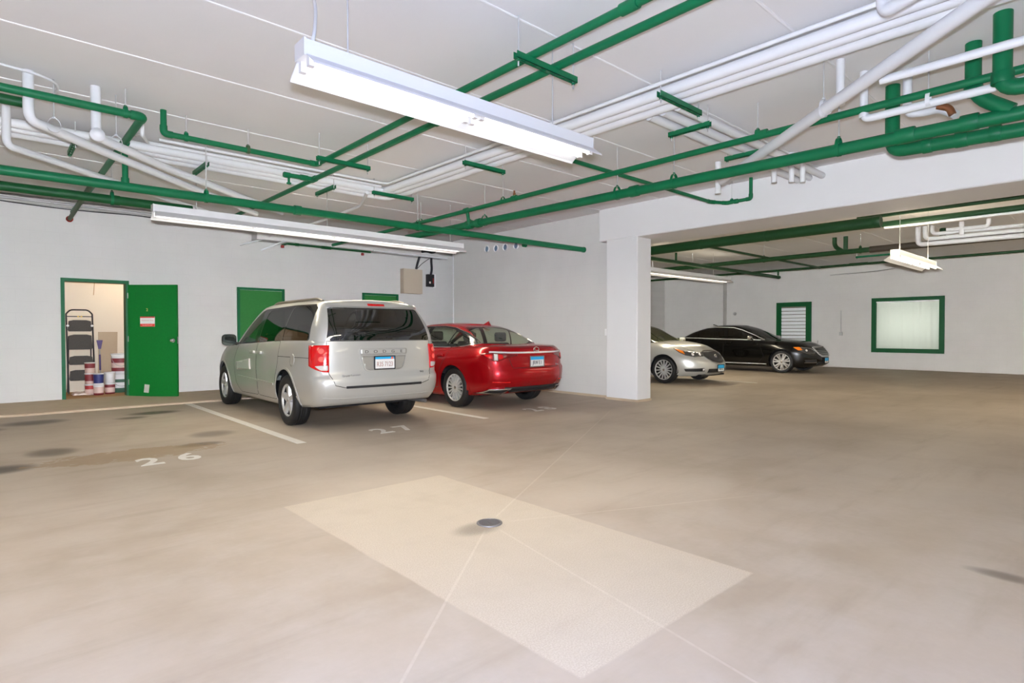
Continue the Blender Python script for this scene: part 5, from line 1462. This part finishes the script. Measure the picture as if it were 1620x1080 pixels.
    for fl in (False, True):
        tl = patch(bv, [(L(0), .915), (L(.30), .935), (L(1), .905), (L(.96), .885), (L(.62), .845), (L(.42), .80), (L(.30), .80), (L(.18), .84)], pr, .012, M['lens_dark'], 'tail_lamp', root, .03, flip=fl)
        patch(bv, [(L(.08), .905), (L(.28), .905), (L(.28), .835), (L(.2), .845)], pr, .017, M['lens_red'], 'lamp_bar', tl, .02, flip=fl)
        patch(bv, [(L(.32), .915), (L(.41), .912), (L(.41), .815), (L(.32), .81)], pr, .018, M['lens_clear'], 'reverse_lens', tl, .02, flip=fl)
        patch(bv, [(L(.42), .91), (L(.53), .905), (L(.56), .85), (L(.43), .82)], pr, .017, M['lens_red'], 'brake_lens', tl, .02, flip=fl)
        patch(bv, [(.56, .472), (.80, .478), (.80, .462), (.56, .456)], Proj('B'), .006, M['lens_red'], 'reflector', root, .04, flip=fl)
        # bumper corner blades and wide chrome exhaust frames
        ribbon(bv, [(.90, .80), (.80, .66), (.84, .47)], Proj('B'), .03, .012, paint, 'bumper_blade', root, flip=fl)
        ex = [(.50, .375), (.80, .365), (.86, .285), (.62, .275)]
        e = patch(bv, ex, Proj('B'), .022, M['chrome'], 'exhaust_tip', root, .03, flip=fl)
        patch(bv, inset2(ex, .02), Proj('B'), .0235, M['black_matte'], 'bore', e, .03, flip=fl)
    patch(bv, [(-.62, .385), (.62, .385), (.50, .30), (-.50, .30)], Proj('B'), .010, M['black_matte'], 'diffuser', root, .04)
    ribbon(bv, [(-.20, .458), (.20, .458)], Proj('B'), .016, .006, paint, 'bumper_ledge', root)
    pB = Proj('B')
    xg = pB.cast(bv, 0, .78)[0].x
    plate(root, (xg-.010, 0, .785), (0, -1, 0), (0, 0, 1), 'JRW E I', .05, M['ink'], M['steel'])
    # round badge on the boot
    xg = pB.cast(bv, 0, .98)[0].x-.01
    mb = MB(); pts = [(xg, .058*math.cos(k), .978+.042*math.sin(k)) for k in [2*PI*i/28 for i in range(28)]]
    mb.tube(pts, .007, 8, closed=True); mb.tube([(xg, .03, 1.005), (xg, .02, .962), (xg, -.045, .962)], .007, 8)
    mb.build('badge', M['chrome'], root)
    xb = pB.cast(bv, -.52, .72)[0].x-.006
    text_part('badge', 'ES 350', .036, on_body(bv, 'B', -.53, .715, (0, -1, 0)), M['chrome'], root, .004)
    mb = MB(); V = [(-1.10, 0, 1.40), (-1.30, .035, 1.385), (-1.30, -.035, 1.385), (-1.27, .006, 1.465), (-1.27, -.006, 1.465)]
    mb.add(V, [(0, 1, 3), (0, 4, 2), (0, 3, 4), (1, 2, 4, 3), (0, 2, 1)], False); mb.build('roof_antenna_fin', paint, root)
    for fl in (False, True): patch(bv, [(.55, .66), (.82, .72), (.84, .62), (.60, .58)], Proj(30), .012, M['lens_clear'], 'headlamp', root, .04, flip=fl)
    patch(bv, [(-.40, .30), (.40, .30), (.30, .66), (-.30, .66)], Proj('F'), .01, M['grille'], 'grille', root, .05)
    return root

def make_silver():
    root = thing('sedan', 'champagne sedan half hidden behind the white pillar, nose out', 'car', (13.27, 9.39, 0), math.radians(-90))
    paint = simple('champagne_paint', lin(196, 195, 188), .32, metal=.38, coat=.8, var=.02, scale=3)
    g = glass('olive_tint_glass', (.50, .55, .34, 1), .08)
    def bulge(x, z):
        b = 0
        for xw in (1.369, -1.369): b += .02*math.exp(-((x-xw)/.46)**4)*math.exp(-((z-.58)/.22)**2)
        return b
    P = dict(wb=2.738, R=.335, rr=.25, arch=.375, track=.80, nr=8, nf=6, mr=2.4, mf=2.2, bulge=bulge,
        xr=[(0, -2.30), (.2, -2.45), (.5, -2.47), (.8, -2.44), (1, -2.36)], xf=[(0, 2.22), (.12, 2.34), (.35, 2.385), (.55, 2.37), (.75, 2.28), (.9, 2.12), (1, 1.95)],
        w=[(0, .85), (.1, .89), (.25, .918), (.45, .925), (.65, .925), (.8, .905), (.9, .865), (.96, .82), (1, .77)],
        zb=[(-2.47, .28), (-2.0, .22), (-1, .18), (1.0, .18), (1.9, .19), (2.38, .235)],
        zt=[(-2.47, 1.03), (-2.0, 1.06), (-1.4, 1.03), (-.4, 1.0), (.6, .985), (1.1, .985), (1.6, .93), (2.0, .845), (2.38, .72)], crown=lambda x: .06 if x > .8 else .02,
        cxr=[(0, -2.02), (.5, -1.62), (.85, -1.2), (1, -.9)], cxf=[(0, 1.32), (.5, .78), (.85, .42), (1, .12)],
        cw=[(0, .775), (.25, .74), (.6, .67), (.85, .59), (.94, .55), (1, .47)],
        czb=[(-2, 1.0), (-1, .98), (0, .96), (1.3, .95)], czt=[(-2, 1.40), (-1, 1.435), (-.3, 1.45), (.3, 1.43), (1.3, 1.36)], cxc=-.35,
        band=[(.98, .995), (.6, 1.17), (.2, 1.335), (-.1, 1.40), (-.7, 1.41), (-1.1, 1.37), (-1.5, 1.22), (-1.7, 1.06), (-1.2, 1.03), (-.2, 1.005)],
        wins=[[(.82, 1.03), (.55, 1.155), (.2, 1.305), (-.1, 1.37), (-.2, 1.375), (-.15, 1.03)], [(-.27, 1.035), (-.32, 1.38), (-.7, 1.38), (-1.05, 1.345), (-1.4, 1.2), (-1.52, 1.08), (-1.2, 1.055)]],
        glass=g, glass_f=g, glass_r=g, ws=[(-.70, 1.0), (-.54, 1.395), (0, 1.425), (.54, 1.395), (.70, 1.0)], wsx=.05, rw=[(-.62, 1.08), (-.47, 1.38), (.47, 1.38), (.62, 1.08)], rwx=-.95,
        fd=[(.86, .99), (-.20, 1.0), (-.22, .30), (.72, .29), (.90, .5)], rd=[(-.22, 1.0), (-1.14, 1.02), (-1.18, .86), (-1.0, .62), (-.93, .31), (-.24, .30)],
        rbump=[(-1.0, .70), (1.0, .70), (1.0, .1), (-1.0, .1)], fbump=[(-1.0, .66), (-.75, .66), (-.45, .50), (.45, .50), (.75, .66), (1.0, .66), (1.0, .1), (-1.0, .1)],
        hood=[(1.25, -.68), (1.25, .68), (1.8, .62), (2.05, .45), (2.1, 0), (2.05, -.45), (1.8, -.62)], trunk=[(-.62, 1.0), (.62, 1.0), (.58, .72), (-.58, .72)],
        handles=(-.06, -1.0), hz=.87, spokes=15, style='multi', mx=.70, my=.87, mz=1.05, seat=M['seat_light'], sx=.15, st=1.12, dash=1.0)
    car = sedan(root, paint, P); bv = car.bvh
    pr = Proj(38)
    def U(x, y): return Vector((x, y, 0)).dot(pr.u)
    a, b = U(1.72, .90), U(2.30, .46); L = lambda t: a+(b-a)*t
    for fl in (False, True):
        h = patch(bv, [(L(0), .86), (L(.3), .80), (L(.7), .765), (L(1), .745), (L(.96), .675), (L(.6), .66), (L(.3), .70), (L(.12), .77)], pr, .012, M['lens_smoke'], 'headlamp', root, .03, flip=fl)
        patch(bv, [(L(.02), .852), (L(.26), .80), (L(.30), .715), (L(.14), .775)], pr, .016, M['lens_amber'], 'indicator_lens', h, .02, flip=fl)
        for t in (.55, .82): patch(bv, [(L(t)+.032*math.cos(q), .715+.032*math.sin(q)) for q in [2*PI*k/14 for k in range(14)]], pr, .017, M['lens_clear'], 'projector', h, .02, flip=fl)
        patch(bv, rnd([(L(.25), .375), (L(.9), .40), (L(.93), .32), (L(.3), .315)], .012), pr, .01, M['black_matte'], 'fog_lamp_recess', root, .03, flip=fl)
        patch(bv, [(L(.84), .385), (L(.90), .385), (L(.90), .335), (L(.84), .335)], pr, .014, M['lens_clear'], 'fog_lamp', root, .02, flip=fl)
        ribbon(bv, [(1.3, .30), (1.75, .36), (1.95, .46)], Proj('T'), .012, .004, paint, 'bonnet_crease', root, flip=fl)
    gr = [(-.42, .745), (-.2, .80), (.2, .80), (.42, .745), (.38, .62), (.26, .53), (0, .50), (-.26, .53), (-.38, .62)]
    pF = Proj('F')
    gl = patch(bv, gr, pF, .010, M['grille'], 'grille', root, .04)
    ribbon(bv, rnd(gr, .03), pF, .022, .018, M['chrome'], 'grille_surround', root, True)
    for k in range(-6, 7):
        yy = k*.058; top = .79-.05*(abs(yy)/.42)**2*1.2; bot = .515+.10*(abs(yy)/.36)**2
        ribbon(bv, [(yy, top-.02), (yy*.97, bot+.02)], pF, .006, .018, M['chrome'], 'grille_bar', gl)
    xg = pF.cast(bv, 0, .66)[0].x+.025
    mb = MB(); pts = [(xg, .055*math.cos(k), .66+.055*math.sin(k)) for k in [2*PI*i/20 for i in range(20)]]; mb.tube(pts, .008, 8, closed=True)
    for d in (-.025, 0, .025): mb.prism([(d-.012, .69), (d+.012, .69), (d+.012, .65), (d, .63), (d-.012, .65)], 'x', xg-.004, xg+.006)
    mb.build('badge', M['chrome'], root)
    patch(bv, [(-.40, .375), (.40, .375), (.40, .285), (-.40, .285)], pF, .008, M['black_matte'], 'lower_grille', root, .04)
    xg = pF.cast(bv, 0, .38)[0].x
    plate(root, (xg+.022, 0, .385), (0, 1, 0), (0, 0, 1), 'HA 42', .085, M['ink'], M['black_matte'])
    mb = MB(); mb.box(1.7, 2.2, -.55, .55, .19, .24); mb.build('air_dam', M['black_matte'], root)
    return root

def make_black():
    root = thing('sedan', 'long black sedan by the far wall, nose out beside the louvred door', 'car', (19.0, 9.13, 0), math.radians(-90))
    paint = simple('black_paint', lin(8, 8, 8), .2, spec=.25, coat=.5, var=.03, scale=3)
    g = glass('dark_tint_glass', (.09, .09, .085, 1), .10)
    def bulge(x, z):
        b = 0
        for xw in (1.5825, -1.5825): b += .02*math.exp(-((x-xw)/.48)**4)*math.exp(-((z-.58)/.22)**2)
        return b
    P = dict(wb=3.165, R=.345, rr=.262, arch=.385, track=.82, nr=8, nf=7, mr=2.4, mf=2.3, bulge=bulge,
        xr=[(0, -2.55), (.2, -2.70), (.5, -2.73), (.8, -2.70), (1, -2.62)], xf=[(0, 2.38), (.12, 2.50), (.35, 2.535), (.6, 2.52), (.8, 2.44), (.92, 2.34), (1, 2.2)],
        w=[(0, .87), (.1, .91), (.25, .94), (.45, .945), (.65, .95), (.8, .93), (.9, .89), (.96, .845), (1, .79)],
        zb=[(-2.73, .30), (-2.2, .24), (-1, .18), (1.0, .18), (2.0, .185), (2.53, .22)],
        zt=[(-2.73, .98), (-2.3, 1.04), (-1.6, 1.045), (-.6, 1.02), (.6, 1.0), (1.1, .985), (1.7, .955), (2.2, .88), (2.53, .78)], crown=lambda x: .045 if x > .8 else .02,
        cxr=[(0, -2.28), (.4, -1.92), (.7, -1.55), (.9, -1.15), (1, -.85)], cxf=[(0, 1.30), (.5, .76), (.85, .36), (1, .05)],
        cw=[(0, .79), (.25, .755), (.6, .685), (.85, .605), (.94, .56), (1, .48)],
        czb=[(-2.3, 1.0), (-1.2, .99), (0, .97), (1.3, .95)], czt=[(-2.3, 1.42), (-1.2, 1.455), (-.4, 1.47), (.2, 1.455), (1.3, 1.38)], cxc=-.45,
        band=[(.96, 1.005), (.6, 1.17), (.2, 1.33), (-.1, 1.405), (-.7, 1.425), (-1.2, 1.385), (-1.6, 1.255), (-1.93, 1.085), (-1.95, 1.06), (-1.3, 1.045), (-.2, 1.02)],
        wins=[[(.80, 1.04), (.55, 1.155), (.2, 1.30), (-.1, 1.375), (-.28, 1.385), (-.22, 1.045)], [(-.34, 1.05), (-.40, 1.39), (-.7, 1.395), (-1.18, 1.355), (-1.35, 1.30), (-1.28, 1.07)], [(-1.33, 1.072), (-1.40, 1.28), (-1.6, 1.215), (-1.78, 1.11), (-1.7, 1.08)]],
        trim=M['bright_trim'], trimw=.028, glass=g, glass_f=glass('windscreen_tint', (.35, .37, .35, 1), .14), glass_r=g, ws=[(-.70, 1.01), (-.54, 1.42), (0, 1.445), (.54, 1.42), (.70, 1.01)], wsx=.02, rw=[(-.62, 1.08), (-.47, 1.40), (.47, 1.40), (.62, 1.08)], rwx=-.95,
        fd=[(.86, 1.0), (-.28, 1.02), (-.30, .30), (.85, .29), (1.05, .5)], rd=[(-.30, 1.02), (-1.34, 1.04), (-1.40, .86), (-1.2, .62), (-1.13, .31), (-.32, .30)],
        rbump=[(-1.0, .70), (1.0, .70), (1.0, .1), (-1.0, .1)], fbump=[(-1.0, .60), (-.5, .50), (.5, .50), (1.0, .60), (1.0, .1), (-1.0, .1)],
        hood=[(1.25, -.70), (1.25, .70), (2.1, .60), (2.3, .40), (2.32, 0), (2.3, -.40), (2.1, -.60)], trunk=[(-.62, .96), (.62, .96), (.58, .72), (-.58, .72)],
        handles=(-.12, -1.18), hz=.90, spokes=7, style='twin', mx=.62, my=.90, mz=1.08, seat=M['seat_dark'], sx=.1, st=1.12, dash=1.0, handle=M['black_gloss'], mirror_m=M['chrome'])
    car = sedan(root, paint, P); bv = car.bvh
    for fl in (False, True): ribbon(bv, [(-1.14, .265), (1.12, .265)], Proj('L'), .022, .012, M['bright_trim'], 'sill_strip', root, flip=fl)
    pr = Proj(38)
    def U(x, y): return Vector((x, y, 0)).dot(pr.u)
    a, b = U(1.98, .92), U(2.46, .46); L = lambda t: a+(b-a)*t
    for fl in (False, True):
        h = patch(bv, [(L(0), .79), (L(.3), .80), (L(.75), .765), (L(1), .66), (L(.8), .585), (L(.45), .61), (L(.2), .68)], pr, .012, M['lens_smoke'], 'headlamp', root, .03, flip=fl)
        patch(bv, rnd([(L(.0), .795), (L(.26), .795), (L(.34), .71), (L(.16), .70)], .015), pr, .017, M['lens_amber'], 'indicator_lens', h, .02, flip=fl)
        ribbon(bv, [(L(.3), .79), (L(.72), .755), (L(.97), .66)], pr, .02, .016, M['chrome'], 'lamp_brow', h, flip=fl)
        patch(bv, [(L(.5)+.03*math.cos(q), .70+.03*math.sin(q)) for q in [2*PI*k/14 for k in range(14)]], pr, .017, M['lens_clear'], 'projector', h, .02, flip=fl)
        patch(bv, rnd([(L(.4), .42), (L(.95), .44), (L(.98), .34), (L(.45), .33)], .02), pr, .008, M['grille'], 'side_intake', root, .03, flip=fl)
        ribbon(bv, [(L(.4), .335), (L(.98), .335)], pr, .016, .012, M['chrome'], 'intake_strip', root, flip=fl)
    pF = Proj('F')
    gr = rnd([(-.44, .79), (.44, .79), (.40, .60), (.24, .515), (-.24, .515), (-.40, .60)], .04)
    gl = patch(bv, gr, pF, .010, M['grille'], 'grille', root, .04)
    ribbon(bv, gr, pF, .034, .024, M['bright_trim'], 'grille_surround', root, True)
    for zz, hw in ((.745, .40), (.695, .39), (.645, .375), (.595, .34), (.55, .26)): ribbon(bv, [(-hw, zz), (hw, zz)], pF, .016, .022, M['steel'], 'grille_bar', gl)
    patch(bv, [(-.42, .36), (.42, .36), (.46, .28), (-.46, .28)], pF, .008, M['grille'], 'lower_grille', root, .04)
    xg = pF.cast(bv, 0, .39)[0].x
    plate(root, (xg+.02, 0, .395), (0, 1, 0), (0, 0, 1), 'V 5', .095, M['ink'], M['black_gloss'])
    mb = MB(); mb.tube([(2.3, 0, .895), (2.3, 0, .93)], .004, 6); mb.tube([(2.3, .035*math.cos(k), .965+.035*math.sin(k)) for k in [2*PI*i/18 for i in range(18)]], .004, 6, closed=True)
    for q in (PI/2, PI/2+2*PI/3, PI/2-2*PI/3): mb.tube([(2.3, 0, .965), (2.3, .035*math.cos(q), .965+.035*math.sin(q))], .003, 6)
    mb.build('bonnet_star', M['chrome'], root)
    mb = MB(); mb.tube([(-1.0, 0, 1.475), (-1.16, 0, 1.52)], .012, 8); mb.build('roof_antenna_fin', paint, root)
    mb = MB(); mb.box(.74, .98, -.30, -.02, 1.03, 1.036); mb.build('dash_paper', M['paper'], root)
    return root
make_van(); make_red(); make_silver(); make_black()
# ================================================================== CAMERA AND LIGHT
yaw, pit, rol = math.radians(42.39), math.radians(.941), math.radians(-.065)
cy, sy = math.cos(yaw), math.sin(yaw)
f = Vector((sy, cy, 0)); r = Vector((cy, -sy, 0)); u = Vector((0, 0, 1))
f2 = f*math.cos(pit)-u*math.sin(pit); u2 = f*math.sin(pit)+u*math.cos(pit)
r3 = r*math.cos(rol)+u2*math.sin(rol); u3 = u2*math.cos(rol)-r*math.sin(rol)
cam = bpy.data.cameras.new('camera'); co = bpy.data.objects.new('camera', cam); COL.objects.link(co)
mw = Matrix((r3, u3, -f2)).transposed().to_4x4(); mw.translation = (0, 0, 1.27); co.matrix_world = mw
cam.sensor_width = 36.0; cam.lens = 916.0/1620*36.0; cam.clip_start = .05; cam.clip_end = 100
S.camera = co

def lamp(name, typ, loc, energy, color, size=None, sizey=None, rot=(0, 0, 0), falloff=None):
    l = bpy.data.lights.new(name, typ); l.energy = energy; l.color = color
    if typ == 'AREA':
        l.shape = 'RECTANGLE'; l.size = size; l.size_y = sizey
    elif size is not None: l.shadow_soft_size = size
    o = bpy.data.objects.new(name, l); COL.objects.link(o); o.location = loc; o.rotation_euler = rot
    if falloff:
        l.use_nodes = True; nt = l.node_tree
        em = next(n for n in nt.nodes if n.type == 'EMISSION')
        fo = nt.nodes.new('ShaderNodeLightFalloff'); fo.inputs['Strength'].default_value = 1.0; fo.inputs['Smooth'].default_value = 0.0
        ad = nt.nodes.new('ShaderNodeMath'); ad.operation = 'MULTIPLY_ADD'; ad.inputs[1].default_value = falloff
        nt.links.new(fo.outputs['Constant'], ad.inputs[0]); nt.links.new(fo.outputs['Linear'], ad.inputs[2])
        nt.links.new(ad.outputs[0], em.inputs['Strength'])
    return o
# the photographer's flash, a hand's breadth over the lens
lamp('camera_flash', 'POINT', (0, 0, 1.41), 1.0, FLASHC, .035, falloff=FLASHK)
lamp('added_near_fill', 'POINT', (0, 0, 1.41), 1.0, NEARFILL, .035, falloff=0.0)  # second lamp added at the flash, bluish fill for near surfaces
# area lights: unseen ones added for ambient light, then the modelled strips
for (x, y, e) in ((-1.5, -2.5, 1.0), (4.5, -4.0, 1.0), (-2.0, 4.5, .8), (14.5, -3.0, 1.5), (19.5, -4.0, 1.2)):
    lamp('added_unseen_lamp', 'AREA', (x, y, 2.75), STRIP*e, WARM, 2.4, .3)
for (x, y, e) in ((2.57, 3.22, .7), (4.08, 8.57, 1.3), (14.4, 8.62, 1.1), (12.3, 2.8, .8)):
    lamp('strip_lamp', 'AREA', (x, y, 2.70), STRIP*e, WARM, 2.4 if e < .8 else 4.6, .25)
# upward lights added to brighten the far bay ceiling
for (x, y, z, e, l) in ((14.4, 8.62, 2.95, .25, 4.6), (12.3, 2.8, 2.65, .4, 2.3), (14.5, -3.0, 2.95, 1.0, 2.4), (19.5, -4.0, 2.95, 1.0, 2.4)):
    lamp('added_uplight', 'AREA', (x, y, z), UP*e, (1.0, .86, .62), l, .3, (PI, 0, 0))
lamp('closet_bulb', 'POINT', (2.2, 13.5, 2.4), CLOSET, (1.0, .80, .58), .06)
for (y, e) in ((4.85, 1.0), (5.85, 1.0)):
    lamp('light_behind_window', 'AREA', (23.7, y, 1.55), WINL*e, (.96, 1.0, .93), .5, .9, (0, PI/2, 0))
wd = bpy.data.worlds.new('world'); S.world = wd; wd.use_nodes = True
wd.node_tree.nodes['Background'].inputs[0].default_value = (.6, .62, .65, 1); wd.node_tree.nodes['Background'].inputs[1].default_value = .2
vs = S.view_settings
vs.view_transform = 'Standard'; vs.look = 'None'; vs.gamma = 1.0; vs.use_curve_mapping = False
vs.exposure = EXPO
S.cycles.use_denoising = True
S.cycles.max_bounces = 10; S.cycles.diffuse_bounces = 5; S.cycles.transparent_max_bounces = 12; S.cycles.sample_clamp_indirect = 6.0
